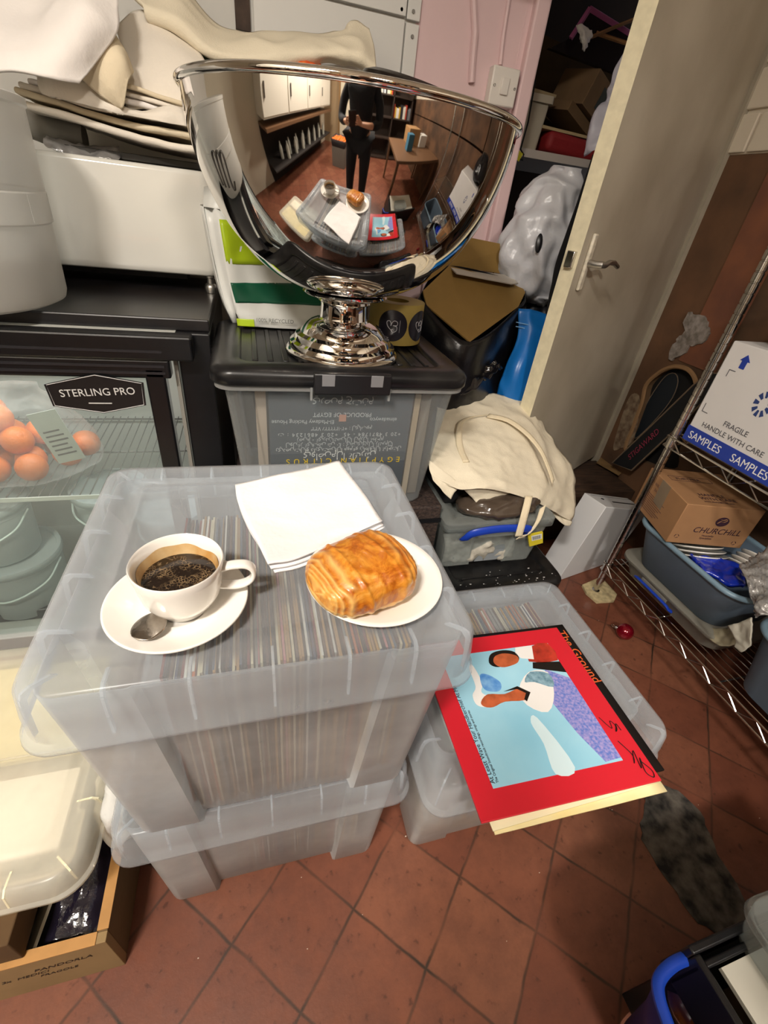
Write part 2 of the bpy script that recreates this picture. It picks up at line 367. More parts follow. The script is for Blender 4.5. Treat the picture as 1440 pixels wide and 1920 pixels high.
b = MB(); b.tube([PY(884,155,1.693), PY(886,120,1.693), PY(891,60,1.693), (.631, 1.693, 1.68), (.63, 1.693, 2.3)], .0095, 8); structure(b.build('trim_7', WPINK))
b = MB(); b.tube([(.747, 1.695, 1.56), (.74, 1.695, 1.62), (.735, 1.695, 1.75), (.733, 1.695, 2.3)], .006, 8); b.tube([(.80,1.702,1.0),(.80,1.702,2.2)], .003, 6); structure(b.build('trim_8', WPINK))
structure(MB().box(.815, .86, 1.675, 1.80, 0, 2.05).build('trim_10', WPINK, smooth=False, bevel=.006))
structure(MB().box(.60, .606, 1.697, 1.701, 0, 1.12).build('trim_11', M('pink_seam', '7d5f60', .8), smooth=False))
# light switch
sw = thing('light_switch', 'white square light switch on the pink wall beside the closet', 'light switch', (.76, 1.7, 1.51))
MB().box(.717, .803, 1.665, 1.70, 1.467, 1.553).build('back_box', M('switch_plastic', 'ddd7cf', .35), sw, bevel=.004)
MB().box(.748, .772, 1.659, 1.667, 1.492, 1.53).build('rocker', MC['switch_plastic'], sw, bevel=.002)
for x in (.727, .793): MB().lathe([(0,-.001),(.003,-.001),(.003,.002)], (x, 1.664, 1.51), 10, mtx=Matrix.Rotation(PI/2, 4, 'X')).build('screw', MC['screw_metal'], sw)
# overhead wall cupboard above the switch
wc = thing('wall_cabinet', 'pale overhead cabinet high on the wall above the light switch', 'cabinet', (.3, 1.68, 1.9))
MB().box(-.9, .85, 1.36, 1.68, 1.80, 2.3).build('cabinet_body', WGREY, wc, smooth=False)
# ---------------------------------------------------------------- the open door
HX, HY = 1.645, 1.675
ang = math.radians(30.7); W = .905
ux = Vector((-math.cos(ang), -math.sin(ang), 0)); nx = Vector((math.sin(ang), -math.cos(ang), 0))
hp = Vector((HX, HY, 0))
def DP(a, t, z): return hp + ux * a + nx * t + Vector((0, 0, z))
DZ = .262
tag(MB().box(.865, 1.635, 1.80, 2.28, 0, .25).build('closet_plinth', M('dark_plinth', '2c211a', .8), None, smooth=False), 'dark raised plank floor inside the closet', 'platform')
DOORF = M('door_grey_paint', 'b9b1a1', .45, col2='a39a89', nscale=3.5, bump=.15, bscale=10)
DOORE = M('door_cream_edge', 'ddd4b6', .5, noise_amt=.12, nscale=50, bump=.3)
d = thing('door_1', 'tall grey door standing open with a cream chipped edge', 'door', (HX, HY, DZ)); d['kind'] = 'structure'
b = MB(); b.add([DP(0,0,DZ),DP(W,0,DZ),DP(W,-.044,DZ),DP(0,-.044,DZ),DP(0,0,2.1),DP(W,0,2.1),DP(W,-.044,2.1),DP(0,-.044,2.1)], [(0,3,2,1),(4,5,6,7),(0,1,5,4),(2,3,7,6),(3,0,4,7)], DOORF)
b.add([DP(W,0,DZ),DP(W,-.044,DZ),DP(W,-.044,2.1),DP(W,0,2.1)], [(0,1,2,3)], DOORE); b.build('door_panel', None, d, smooth=False)
hb = MB(); hb.add([DP(a,t,z) for z in (1.045, 1.185) for a, t in ((W-.062,.0),(W-.038,.0),(W-.038,.010),(W-.062,.010))], [(0,3,2,1),(4,5,6,7),(0,1,5,4),(1,2,6,5),(2,3,7,6),(3,0,4,7)])
pt = hb.build('handle_plate', M('painted_handle_plate', 'd8d0bd', .4, noise_amt=.3, nscale=70), d, bevel=.004)
hb = MB(); hb.tube([DP(W-.05,.008,1.115), DP(W-.05,.03,1.115), DP(W-.052,.045,1.116), DP(W-.066,.05,1.116), DP(W-.09,.05,1.123), DP(W-.12,.052,1.122), DP(W-.145,.056,1.113)], [.010,.009,.009,.008,.007,.007,.006], 10)
hb.build('lever_handle', ALU, d)
hb = MB(); hb.box(-.012,.012,-.011,.011,-.02,.02, mtx=Matrix.Translation(DP(W+.004,-.02,1.12)) @ Matrix.Rotation(ang, 4, 'Z')); hb.build('lock_keeper', CHROME, d, bevel=.002)
structure(MB().box(1.64, 1.665, 1.655, 1.70, 0, 2.1).build('trim_12', M('grey_frame_paint', 'a39b8b', .5, noise_amt=.1), smooth=False))
# raised wooden step under the door
stp = thing('wooden_step', 'dark worn wooden step on the floor below the open door', 'step', (1.3, 1.6, 0))
MB().box(.86, 1.635, 1.36, 1.65, .0, .245).build('step_board', M('dark_worn_wood', '4a3526', .7, col2='2c1e15', nscale=12, stretch=(1,6,1), bump=.4), stp, smooth=False)
MB().add([PZ(*p, .262) for p in ((1118,868),(1128,856),(1172,880),(1160,892))] + [PZ(*p, .245) for p in ((1118,868),(1128,856),(1172,880),(1160,892))], [(0,1,2,3),(0,4,5,1),(1,5,6,2),(2,6,7,3),(3,7,4,0)]).build('edge_batten', M('worn_batten', '8d7048', .7, noise_amt=.3), stp, smooth=False)
# ---------------------------------------------------------------- closet contents
sh = MB(); sh.box(.86, 1.70, 1.80, 2.28, 1.375, 1.398); sh = sh.build('closet_shelf', M('shelf_paint', 'b5aca4', .6), smooth=False); tag(sh, 'pale painted shelf board inside the dark closet', 'shelf')
BOXB = M('dull_brown_card', '6b5236', .85, noise_amt=.2, nscale=10)
t = thing('storage_tub', 'off white plastic tub standing on the closet shelf', 'tub', (.99, 1.9, 1.4))
b = MB(); b.rings([rr(.90+i, 1.02-i, 1.84, 2.05, .012, z) for i, z in ((.012, 1.40), (0, 1.53))], True, False); b.build('tub_body', M('offwhite_tub', 'b3aa98', .5), t, solid=.002)
b = MB(); b.rings([rr(.89, 1.03, 1.83, 2.06, .014, z) for z in (1.525, 1.545)], True, True); b.build('tub_rim', MC['offwhite_tub'], t)
def crate(name, lab, cat, x0, x1, y0, y1, z0, z1, mat, rot=0, tilt=0, grp=None):
    c = Vector(((x0+x1)/2, (y0+y1)/2, z0)); o = MB().box(x0, x1, y0, y1, z0, z1).build(name, mat, None, bevel=.002, loc=c); o.rotation_euler = (0, tilt, rot); return tag(o, lab, cat, grp)
crate('folded_paper', 'stained folded paper lying on the off white tub', 'paper', .89, 1.03, 1.84, 2.0, 1.546, 1.556, M('old_paper', '9c8a68', .8, bump=.5), .2)
b = MB(); cx = Matrix.Translation((1.20, 1.95, 1.47)) @ Matrix.Rotation(.35, 4, 'Y') @ Matrix.Rotation(.3, 4, 'Z')
o = MB().box(-.11, .11, -.08, .08, .05, .15, mtx=cx).build('cardboard_carton', BOXB, None, bevel=.002); tag(o, 'brown cardboard carton tilted on the closet shelf above the red cloth', 'box')
MB().box(-.05, 0, -.081, -.08, .07, .13, mtx=cx).build('dark_label', M('dark_green_label', '2e332c', .6), o, smooth=False)
o = MB().box(-.14, .14, -.06, .08, .015, .045, mtx=cx).build('flat_carton', BOXB, None, bevel=.002); tag(o, 'flat brown carton wedged under the tilted carton', 'box')
crate('brown_cardboard', 'large dark brown cardboard sheet across the upper closet', 'cardboard', .9, 1.6, 2.08, 2.1, 1.42, 1.72, M('deep_brown_card', '55401f', .9, noise_amt=.2), 0, .12)
o = MB().box(-.17, .13, -.1, .1, -.03, .03, mtx=Matrix.Translation((1.21, 1.93, 1.425)) @ Matrix.Rotation(.06, 4, 'Y')).build('red_cloth', M('dark_red_cloth', '7d0f14', .7, bump=.5), None, bevel=.02, segs=4); tag(o, 'dark red folded cloth on the closet shelf', 'cloth')
o = MB().box(-.19, .1, -.06, .06, 0, .008, mtx=Matrix.Translation((1.2, 1.9, 1.458)) @ Matrix.Rotation(.03, 4, 'Y')).build('envelope', M('old_envelope', 'a8946f', .8), None); tag(o, 'tan envelope lying on the dark red cloth', 'envelope')
pk = thing('pink_frame', 'pink edged flat case leaning at the top of the closet', 'case', (1.12, 1.95, 1.7))
fm = M('pink_plastic_edge', 'c56fa6', .4)
a0, a1, a2 = PY(1070,72,1.9), PY(1106,16,1.9), PY(1196,72,1.9)
b = MB(); b.tube([a0, a1], .008, 4); b.tube([a1, a2 + (a2-a1)*.5], .015, 4, flat=.5); b.build('pink_edge', fm, pk)
b = MB(); b.prism([a0, a1, a2+(a2-a1)*.5, PY(1240,170,1.9), PY(1030,90,1.9)], (0,.02,0)); b.build('dark_panel', M('dark_shiny_panel', '211a1d', .25), pk, smooth=False)
b = MB(); b.tube([PY(1108,70,1.88), PY(1150,52,1.87), PY(1210,28,1.86), PY(1280,0,1.85)], .011, 4, flat=.45); o = b.build('wooden_strip', M('pale_strip_wood', 'a87b4e', .6), None); tag(o, 'bent pale wooden strip at the top of the closet', 'wood strip')
b = MB(); b.tube([PY(1118,62,1.9), PY(1160,76,1.9), PY(1220,96,1.9)], .006, 6); o = b.build('wooden_rod', MC['pale_strip_wood'], None); tag(o, 'thin wooden rod below the bent strip in the closet', 'rod')
o = mesh_sheet('white_tissue', [[PY(1080,48,1.87), PY(1092,46,1.86), PY(1106,60,1.87)], [PY(1086,66,1.86), PY(1098,72,1.84), PY(1108,66,1.86)], [PY(1092,90,1.86), PY(1096,96,1.85), PY(1100,80,1.86)]], WPAP, n=8, wr=.006, ws=60); tag(o, 'crumpled white tissue beside the pink edged case', 'tissue')
WBAG = plastic('white_carrier_plastic', 'd8d6e0', .8, .35, bump=.6)
o = mesh_sheet('white_carrier_bag', [[PY(1178,104,1.62), PY(1200,96,1.60), PY(1225,100,1.58), PY(1240,110,1.56)], [PY(1155,128,1.60), PY(1180,140,1.56), PY(1205,150,1.54), PY(1220,160,1.5)],
    [PY(1140,190,1.58), PY(1160,200,1.54), PY(1180,205,1.52), PY(1196,210,1.5)], [PY(1112,232,1.56), PY(1135,240,1.52), PY(1155,250,1.5), PY(1172,250,1.48)], [PY(1110,290,1.55), PY(1122,285,1.52), PY(1140,270,1.5), PY(1155,262,1.48)]], WBAG, n=10, wr=.018, ws=16, seed=3); tag(o, 'white plastic bag hanging behind the open door edge', 'bag')
o = mesh_sheet('black_coat', [[PY(1108,292,1.40), PY(1135,275,1.41), PY(1160,262,1.42)], [PY(1078,385,1.36), PY(1104,380,1.37), PY(1132,375,1.385)], [PY(1040,505,1.33), PY(1068,503,1.335), PY(1098,500,1.36)],
    [PY(1020,625,1.31), PY(1040,622,1.315), PY(1068,620,1.34)], [PY(984,742,1.30), PY(1004,742,1.305), PY(1032,742,1.33)]], M('black_wool', '0b0a0d', .95), n=10, wr=.004, ws=8, seed=5); tag(o, 'long black coat hanging on the back of the open door', 'coat')
cb = MB(); cb.tube([PY(1004,150,1.79), PY(990,230,1.78), PY(976,280,1.77), PY(982,290,1.77), PY(980,300,1.77), PY(968,296,1.77)], .003, 6); o = cb.build('black_cable', BLACK); tag(o, 'thin black cable running down the closet opening', 'cable')
o = MB().box(-.014, .014, -.001, .001, -.012, .012, mtx=Matrix.Translation(PY(971,291,1.765)) @ Matrix.Rotation(.4, 4, 'Y')).build('yellow_tag', M('yellow_tag_plastic', 'c8c22a', .5), None); tag(o, 'small yellow tag on the cable by the closet shelf', 'tag')
# bags under the shelf
GBAG = M('grey_carrier_plastic', 'c6c7cc', .3, spec=.6, sss=.1, bump=1, bscale=22)
g0 = PY(1012,440,1.55)
o = bag('grey_carrier_bag', [(g0.x+.035, 1.55, 1.352, .008, .01), (g0.x+.03, 1.55, 1.33, .030, .03), (g0.x+.01, 1.55, 1.28, .062, .07), (g0.x+.02, 1.55, 1.22, .105, .09), (g0.x+.02, 1.55, 1.15, .14, .11), (g0.x+.01, 1.55, 1.10, .13, .11), (g0.x+.02, 1.55, 1.03, .11, .10), (g0.x+.03, 1.55, .99, .09, .08), (g0.x+.03, 1.55, .96, .03, .03)], GBAG, amp=.03, ns=13, seed=2, n=90, m=70)
tag(o, 'puffed grey plastic bag in the closet under the shelf', 'bag')
o = MB().lathe([(0,.004),(.007,.002),(.012,-.004)], PY(1012,456,1.42), 16, mtx=Matrix.Rotation(1.4, 4, 'X') @ Matrix.Diagonal((1,2.2,1,1))).build('dark_print', BLACK, o)
o = bag('black_bin_bag', [(1.10, 1.62, 1.01, .05, .05), (1.10, 1.62, .99, .12, .1), (1.09, 1.62, .93, .16, .13), (1.10, 1.62, .8, .17, .14), (1.1, 1.62, .6, .18, .14), (1.1, 1.62, .26, .18, .14)], BIN, amp=.02, ns=10, seed=9); tag(o, 'black bin bag under the grey plastic bag', 'bin bag')
BLUE = M('blue_bag_plastic', '1466b0', .3, bump=.5, bscale=10)
bl = thing('blue_bag', 'bright blue plastic sack standing between the bin bag and the door', 'bag', (.95, 1.35, .3))
mesh_sheet('sack_body', [[PY(972,578,1.40), PY(1000,582,1.38), PY(1030,590,1.36)], [PY(970,630,1.36), PY(995,635,1.33), PY(1022,640,1.33)], [PY(950,690,1.34), PY(975,695,1.30), PY(1010,700,1.31)], [PY(930,745,1.32), PY(965,752,1.28), PY(1005,765,1.29)], [PY(915,840,1.30), PY(960,850,1.28), PY(1000,850,1.28)]], BLUE, bl, n=10, wr=.008, ws=12, seed=4, solid=.004)
b = MB(); b.tube([PY(968,604,1.365), PY(995,610,1.355), PY(1026,618,1.35)], .0015, 5); b.tube([PY(967,612,1.365), PY(995,618,1.355), PY(1026,626,1.35)], .0015, 5); b.build('seam', M('pale_blue_seam', '7aa6cf', .4), bl)
# ================================================================ STORAGE BOXES
def box_body(t, x0, x1, y0, y1, z0, z1, mat, taper=.022, col=.088, dep=.016, name='box_body'):
    """tapering tub with four corner columns, inner floor, open top"""
    R = []
    H = z1 - z0
    for f in (0, .02, .33, .66, .93, 1.0):
        i = taper * (1 - f) + (.004 if f == 0 else 0)
        d = dep if f < .95 else .002
        R.append(rrn(x0+i, x1-i, y0+i, y1-i, .022, z0 + H*f, col, d))
    b = MB(); b.rings(R, True, False); return b.build(name, mat, t, solid=.0022, angle=30)
def box_lid(t, x0, x1, y0, y1, zt, mat, skirt=.068, ribs=True, name='lid'):
    pr = [(.066,-.010),(.062,-.0065),(.0585,-.0065),(.055,-.010),(.038,-.010),(.031,-.004),(.012,-.001),(.004,-.004),(0,-.012),(-.003,-.040),(-.004,-skirt+.004),(-.009,-skirt),(-.010,-skirt-.006)]
    R = []
    for ins, z in pr: R.append(rr(x0+ins, x1-ins, y0+ins, y1-ins, max(.034 - ins*.35, .008), zt + z, 8))
    b = MB(); b.rings(R, True, False); l = b.build(name, mat, t, solid=.0018, angle=50, off=-1)
    if ribs:
        def rib(ax, ay, dx, dy):   # a fin across the rim and down inside the skirt; (dx,dy) points outward
            tx, ty = -dy*.0014, dx*.0014; P = [(-.036,-.0112),(-.031,-.0062),(-.012,-.0032),(-.0045,-.006),(-.0012,-.014),(.0012,-.04),(.0022,-skirt+.004),(-.0025,-skirt+.006),(-.0045,-.035),(-.007,-.016),(-.014,-.008),(-.032,-.011)]
            pts = [Vector((ax + dx*p - tx, ay + dy*p - ty, zt + q)) for p, q in P]
            rb = MB(); rb.prism(pts, (2*tx, 2*ty, 0)); rb.build('lid_rib', RIBP, l, smooth=False, loc=(ax, ay, zt))
        Wd, Dp = x1-x0, y1-y0
        for f in (.17, .33, .5, .67, .83): rib(x0 + Wd*f, y0, 0, -1); rib(x0 + Wd*f, y1, 0, 1)
        for f in (.2, .4, .6, .8): rib(x0, y0 + Dp*f, -1, 0); rib(x1, y0 + Dp*f, 1, 0)
        for sx, sy, cx, cy in ((-1,-1,x0+.01,y0+.01),(1,-1,x1-.01,y0+.01),(1,1,x1-.01,y1-.01),(-1,1,x0+.01,y1-.01)):
            rib(cx, cy, sx*.7071, sy*.7071)
    return l
SLV = [M('sleeve_' + n, c, .7, noise_amt=.25, nscale=9) for n, c in (('cream','cdbf9f'),('white','d8d1c4'),('tan','a8814f'),('ochre','b5852f'),('brown','54392a'),('maroon','73221f'),('pink','bf7876'),('slate','4b5a68'),('navy','24304e'),('grey','858178'),('orange','b3581f'),('black','1f1c1c'))]
def record_row(n, x0, x1, yc, z0, lab, grp, size=.313, lean=.03, seed=1):
    rnd = random.Random(seed); protos = {}
    for i in range(n):
        k = rnd.choices(range(len(SLV)), (6,5,4,3,4,3,2,3,2,3,2,3))[0]
        x = x0 + (x1-x0) * (i + .5) / n
        if k not in protos:
            b = MB(); b.box(-.0015, .0015, -size/2, size/2, 0, size); o = b.build('record_sleeve', SLV[k], None, smooth=False); tag(o, lab, 'record sleeve', grp); protos[k] = o
        else: o = protos[k].copy(); COL.objects.link(o)
        o.location = (x, yc + rnd.uniform(-.006, .006), z0 + rnd.uniform(0, .002)); o.rotation_euler = (0, lean + rnd.uniform(-.006, .006), 0)
# lower box on the floor
X0, X1, Y0, Y1 = -.234, .240, .292, .722
t = thing('storage_box', 'clear plastic box of records on the floor, bottom of the stack of two', 'storage box', (0, .5, 0))
box_body(t, X0+.006, X1-.03, .345, .738, .0, .385, CLEAR, taper=.014); box_lid(t, X0-.008, X1-.018, .325, .742, .400, LIDP, .062)
record_row(62, -.17, .16, .5415, .006, 'upright record sleeve seen through the lower clear box of the stack', 'records in the lower box of the stack', seed=3, lean=0)
# upper box
t = thing('storage_box', 'large clear plastic box of records carrying the coffee and pastry, top of the stack', 'storage box', (0, .5, .4))
box_body(t, X0+.014, X1-.014, .306, .708, .398, .775, CLEAR); box_lid(t, X0, X1, Y0, Y1, .795, LIDP, .07)
record_row(82, -.125, .185, .51, .404, 'upright record sleeve seen through the top clear box under the coffee', 'records in the top box of the stack', seed=5, lean=0)
ZT = .785
# record box on the right
LZ = .450
t = thing('storage_box', 'clear lidded plastic box of records standing alone under the red sleeve', 'storage box', (.47, .48, 0))
box_body(t, .270, .690, .334, .690, 0, .435, CLEAR, taper=.012, dep=.006); box_lid(t, .243, .712, .275, .695, LZ, LIDP, .075)
tag(MB().box(.31,.65,.36,.655,.004,.075).build('cardboard_pad', KRAFT, None, smooth=False), 'brown cardboard pad under the records in the clear box on the right', 'pad')
record_row(70, .31, .65, .512, .077, 'upright record sleeve inside the clear box under the red album', 'records in the box on the right', seed=8, lean=0, size=.315)
# ================================================================ LOOSE RECORD SLEEVES ON THE RIGHT BOX
RED = M('red_sleeve_print', 'cf1f2f', .35, coat=.2); SKY = M('sky_blue_print', '8cc6df', .38, col2='a3d3e6', nscale=6)
def sleeve(name, lab, cx, cy, z, mat, rot, size=.318, th=.0035, warp=0):
    n = 10; g = MB(); R = []
    for i in range(n+1):
        R.append([Vector((-size/2 + size*i/n, -size/2 + size*j/n, warp * noise.noise(Vector((i*.35, j*.35, cx*9))))) for j in range(n+1)])
    g.rings(R, closed=False); o = g.build(name, mat, None, solid=th, angle=180, off=1)
    o.location = (cx, cy, z); o.rotation_euler = rot; return tag(o, lab, 'record sleeve')
sleeve('record_sleeve', 'pale yellow worn paper sleeve, lowest under the red album', .462, .357, LZ+.001, M('yellowed_paper', 'e6d292', .8, col2='efe2b4', nscale=9), (0, 0, -.015), .312, .003, .002)
sleeve('record_sleeve', 'cream paper sleeve between the yellow and the black sleeves', .452, .364, LZ+.0055, M('cream_paper', 'efe3bd', .8), (0, 0, .02), .308, .003, .001)
bk = sleeve('record_sleeve', 'black album sleeve with orange lettering sticking out beside the red one', .474, .388, LZ+.010, M('black_sleeve_print', '1b1715', .45), (0, 0, -.02), .318, .004)
RZ = LZ + .0145
rd = thing('album_sleeve', 'red album sleeve with a sky blue picture, topmost of the loose sleeves', 'album sleeve', (.452, .382, RZ))
S = .322; c0 = Vector((.447, .374, RZ)); ra = -.018
def SV(u, v, h=0):  # u to the right, v away from the viewer, 0..1 on the sleeve
    x = (u-.5)*S; y = (v-.5)*S
    return Vector((c0.x + x*math.cos(ra) - y*math.sin(ra), c0.y + x*math.sin(ra) + y*math.cos(ra), RZ + .004 + h))
MB().prism([SV(0,0,-.004), SV(1,0,-.004), SV(1,1,-.004), SV(0,1,-.004)], (0,0,.004)).build('cover', RED, rd, smooth=False, bevel=.001)
def art(name, pts, mat, k, sp=0):
    P = [SV(u, v, .0002 + k*.00022) for u, v in pts]
    if sp: P = spline(P, sp, True)
    MB().prism(P, (0,0,.0002)).build(name, mat, rd, smooth=False)
art('blue_picture', [(.115,.125),(.86,.125),(.86,.885),(.115,.885)], SKY, 0)
AW = M('print_white', 'e8e6e4', .4); ASK = M('print_skin', 'c4623a', .45, noise_amt=.35, nscale=60); AHR = M('print_black', '17110f', .4)
ABL = M('print_blue', '3f7fc8', .4, col2='86b6df', nscale=40); APU = M('print_speckled_blue', '5b76c4', .45, col2='a79ad0', nscale=220); ARD = M('print_red', 'c23a28', .45, noise_amt=.5, nscale=50)
art('cloud', [(.47,.40),(.52,.42),(.58,.14),(.46,.13),(.48,.28)], M('print_cloud', 'cfe6ee', .4), 1, 4)
art('skirt_band', [(.66,.66),(.74,.70),(.86,.62),(.86,.14),(.76,.135),(.70,.30),(.66,.48)], APU, 1)
art('bodice', [(.50,.60),(.62,.70),(.74,.68),(.70,.54),(.60,.44),(.50,.50)], AW, 2, 3)
art('sash', [(.56,.64),(.63,.70),(.74,.67),(.72,.58),(.62,.63)], M('print_grey_blue', '8fb0c0', .45, col2='5f8496', nscale=120), 3, 3)
art('dark_band', [(.66,.72),(.86,.66),(.86,.74),(.68,.76)], AHR, 3)
art('red_panel', [(.66,.77),(.72,.87),(.855,.885),(.855,.75)], ARD, 3, 2)
art('collar', [(.60,.84),(.62,.882),(.74,.882),(.70,.78),(.62,.80)], AW, 4)
art('dark_round', [(.40,.80),(.44,.86),(.53,.875),(.60,.85),(.60,.79),(.50,.765),(.43,.765)], AHR, 4, 4)
art('tan_round', [(.43,.80),(.46,.84),(.53,.85),(.60,.82),(.585,.775),(.50,.755),(.45,.765)], ASK, 5, 4)
art('tan_band', [(.24,.56),(.30,.60),(.40,.585),(.50,.605),(.545,.57),(.50,.53),(.38,.54),(.30,.52),(.25,.53)], ASK, 4, 3)
art('dark_edge', [(.40,.60),(.50,.62),(.56,.57),(.51,.52),(.50,.535),(.53,.57),(.49,.603)], AHR, 5)
art('white_swirl', [(.26,.78),(.29,.80),(.30,.68),(.27,.62),(.30,.58),(.26,.53),(.21,.55),(.21,.61),(.25,.66)], AW, 2, 4)
art('blue_swirl', [(.29,.66),(.31,.73),(.36,.72),(.41,.66),(.38,.61),(.31,.62)], ABL, 3, 4)
INKD = M('dark_ink', '2b2d3a', .5)
text('At Least Wave Your Handkerchief At Me', .0112, SV(.135,.145,.0008), SV(.135,.9)-SV(.135,.145), SV(0,.145)-SV(.135,.145), INKD, rd, sx=.92)
text('The Original Soundtrack recordings, songs and stories', .0062, SV(.155,.145,.0008), SV(.155,.9)-SV(.155,.145), SV(0,.145)-SV(.155,.145), INKD, rd, sx=.9)
def scrawl(name, pts, r, mat, par, k=3):
    b = MB(); b.tube(spline(pts, 5), r, 5, flat=.5); return b.build(name, mat, par)
scrawl('signature', [SV(u, v, .0009) for u, v in ((.88,.36),(.90,.31),(.915,.29),(.93,.33),(.945,.30),(.925,.27),(.94,.28),(.955,.31),(.96,.27))], .0008, AHR, rd)
scrawl('signature', [SV(u, v, .0009) for u, v in ((.90,.22),(.93,.14),(.91,.10),(.95,.16),(.93,.07),(.96,.12),(.94,.05),(.965,.02),(.98,.05),(.955,.10))], .0009, AHR, rd)
OL = M('orange_ink', 'd9622c', .5)
def text_on(par, s, size, org, xd, yd, mat, **k):
    o = text(s, size, org, xd, yd, mat, None, **k); mw = o.matrix_basis.copy(); o.parent = par
    o.matrix_basis = (Matrix.LocRotScale(par.location, par.rotation_euler, None)).inverted() @ mw; return o
text_on(bk, 'The Ground', .026, (.6085,.525,LZ+.0142), (0.02,-1,0), (1,.02,0), OL, shear=0)
# ================================================================ COFFEE, PASTRY, NAPKINS
sc_ = thing('saucer', 'white saucer under the coffee cup', 'saucer', (-.095, .393, ZT))
prof = [(.0,.004),(.028,.004),(.030,.0065),(.034,.005),(.050,.009),(.066,.0175),(.0725,.0205),(.0745,.0215),(.0752,.0195),(.071,.016),(.052,.0055),(.038,.0005),(.034,0),(.0,0)]
MB().lathe(prof, (-.095, .393, ZT), 72).build('dish', WCER, sc_, angle=180)
cx, cy = -.090, .398; cz = ZT + .0055
cup = thing('coffee_cup', 'white china cup half full of black coffee, standing on the saucer', 'cup', (cx, cy, cz))
CW = M('white_cup_glaze', 'f0ece6', .1, coat=.7)
inn = [(.0,.006),(.022,.008),(.030,.018),(.036,.034),(.0415,.052),(.0445,.064)]
outp = [(.0462,.0655),(.0475,.064),(.0455,.052),(.0435,.036),(.0415,.024),(.037,.014),(.031,.008),(.0285,.005),(.0275,0),(.025,0),(.0245,.003),(.0,.003)]
MB().lathe(inn + outp, (cx, cy, cz), 72).build('cup_body', CW, cup, angle=60)
# dried coffee on the inner wall
st = M('coffee_stain', 'b98a4c', .3, col2='dcc294', nscale=28, coat=.4); b = MB(); R = []
for k in range(73):
    a = 2*PI*k/72; top = .0500 + .005*noise.noise(Vector((math.cos(a)*1.8, math.sin(a)*1.8, 2.2))) + .0045*max(0, math.sin(a*1.0 - .2)) 
    R.append([Vector((cx + (r-.0005)*math.cos(a), cy + (r-.0005)*math.sin(a), cz + z)) for r, z in ((.0375,.040),(.0390,.045),(.0415-.0000 if top > .052 else .036+ (top-.034)*.305, top))])
b.rings(R, closed=False); b.build('coffee_stain', st, cup, angle=180)
cf = M('black_coffee', '1c120c', .12, coat=.3); nt = cf.node_tree; tcn = nt.nodes['Texture Coordinate']; vo = nt.nodes.new('ShaderNodeTexVoronoi'); vo.feature = 'DISTANCE_TO_EDGE'; vo.inputs['Scale'].default_value = 260; nt.links.new(tcn.outputs['Object'], vo.inputs['Vector'])
mr = nt.nodes.new('ShaderNodeMapRange'); mr.inputs[1].default_value = .0; mr.inputs[2].default_value = .12; mr.inputs[3].default_value = 1; mr.inputs[4].default_value = 0; nt.links.new(vo.outputs['Distance'], mr.inputs[0])
n1 = nt.nodes.new('ShaderNodeTexNoise'); n1.inputs['Scale'].default_value = 60; n1.inputs['Detail'].default_value = 4; nt.links.new(tcn.outputs['Object'], n1.inputs['Vector'])
m1 = nt.nodes.new('ShaderNodeMapRange'); m1.inputs[1].default_value = .45; m1.inputs[2].default_value = .62; nt.links.new(n1.outputs['Fac'], m1.inputs[0])
mu = nt.nodes.new('ShaderNodeMath'); mu.operation = 'MULTIPLY'; nt.links.new(mr.outputs[0], mu.inputs[0]); nt.links.new(m1.outputs[0], mu.inputs[1])
n2 = nt.nodes.new('ShaderNodeTexNoise'); n2.inputs['Scale'].default_value = 90; n2.inputs['Detail'].default_value = 5; n2.inputs['Distortion'].default_value = 2; nt.links.new(tcn.outputs['Object'], n2.inputs['Vector'])
m2_ = nt.nodes.new('ShaderNodeMapRange'); m2_.inputs[1].default_value = .58; m2_.inputs[2].default_value = .72; m2_.inputs[4].default_value = .7; nt.links.new(n2.outputs['Fac'], m2_.inputs[0])
mm = nt.nodes.new('ShaderNodeMath'); mm.operation = 'MAXIMUM'; nt.links.new(mu.outputs[0], mm.inputs[0]); nt.links.new(m2_.outputs[0], mm.inputs[1])
mx = nt.nodes.new('ShaderNodeMix'); mx.data_type = 'RGBA'; mx.inputs[6].default_value = s2l('1e130d'); mx.inputs[7].default_value = s2l('8d7556'); nt.links.new(mm.outputs[0], mx.inputs['Factor']); nt.links.new(mx.outputs[2], nt.nodes['Principled BSDF'].inputs['Base Color'])
MB().lathe([(0,.0425),(.0387,.0425)], (cx, cy, cz), 64, mat=None).build('coffee', cf, cup, loc=(cx, cy, cz+.0425))
ha = math.radians(-4); hx, hy = math.cos(ha), math.sin(ha)
hp_ = [Vector((cx + hx*r, cy + hy*r, cz + z)) for r, z in ((.043,.052),(.056,.056),(.070,.056),(.0775,.049),(.077,.038),(.070,.030),(.058,.0265),(.040,.028))]
b = MB(); b.tube(spline(hp_, 6), .0062, 12, flat=.5, up=(0,0,1)); R = []
b = MB(); P = spline(hp_, 6); W_ = Vector((-hy, hx, 0))
for i, p in enumerate(P):
    tt = (P[min(i+1, len(P)-1)] - P[max(i-1, 0)]).normalized(); nn = tt.cross(W_).normalized()
    R.append([p + W_*(.0066*math.copysign(abs(math.cos(q))**.6, math.cos(q))) + nn*(.0028*math.copysign(abs(math.sin(q))**.8, math.sin(q))) for q in [2*PI*k/14 for k in range(14)]])
b.rings(R, True, True); b.build('handle', CW, cup, angle=180)
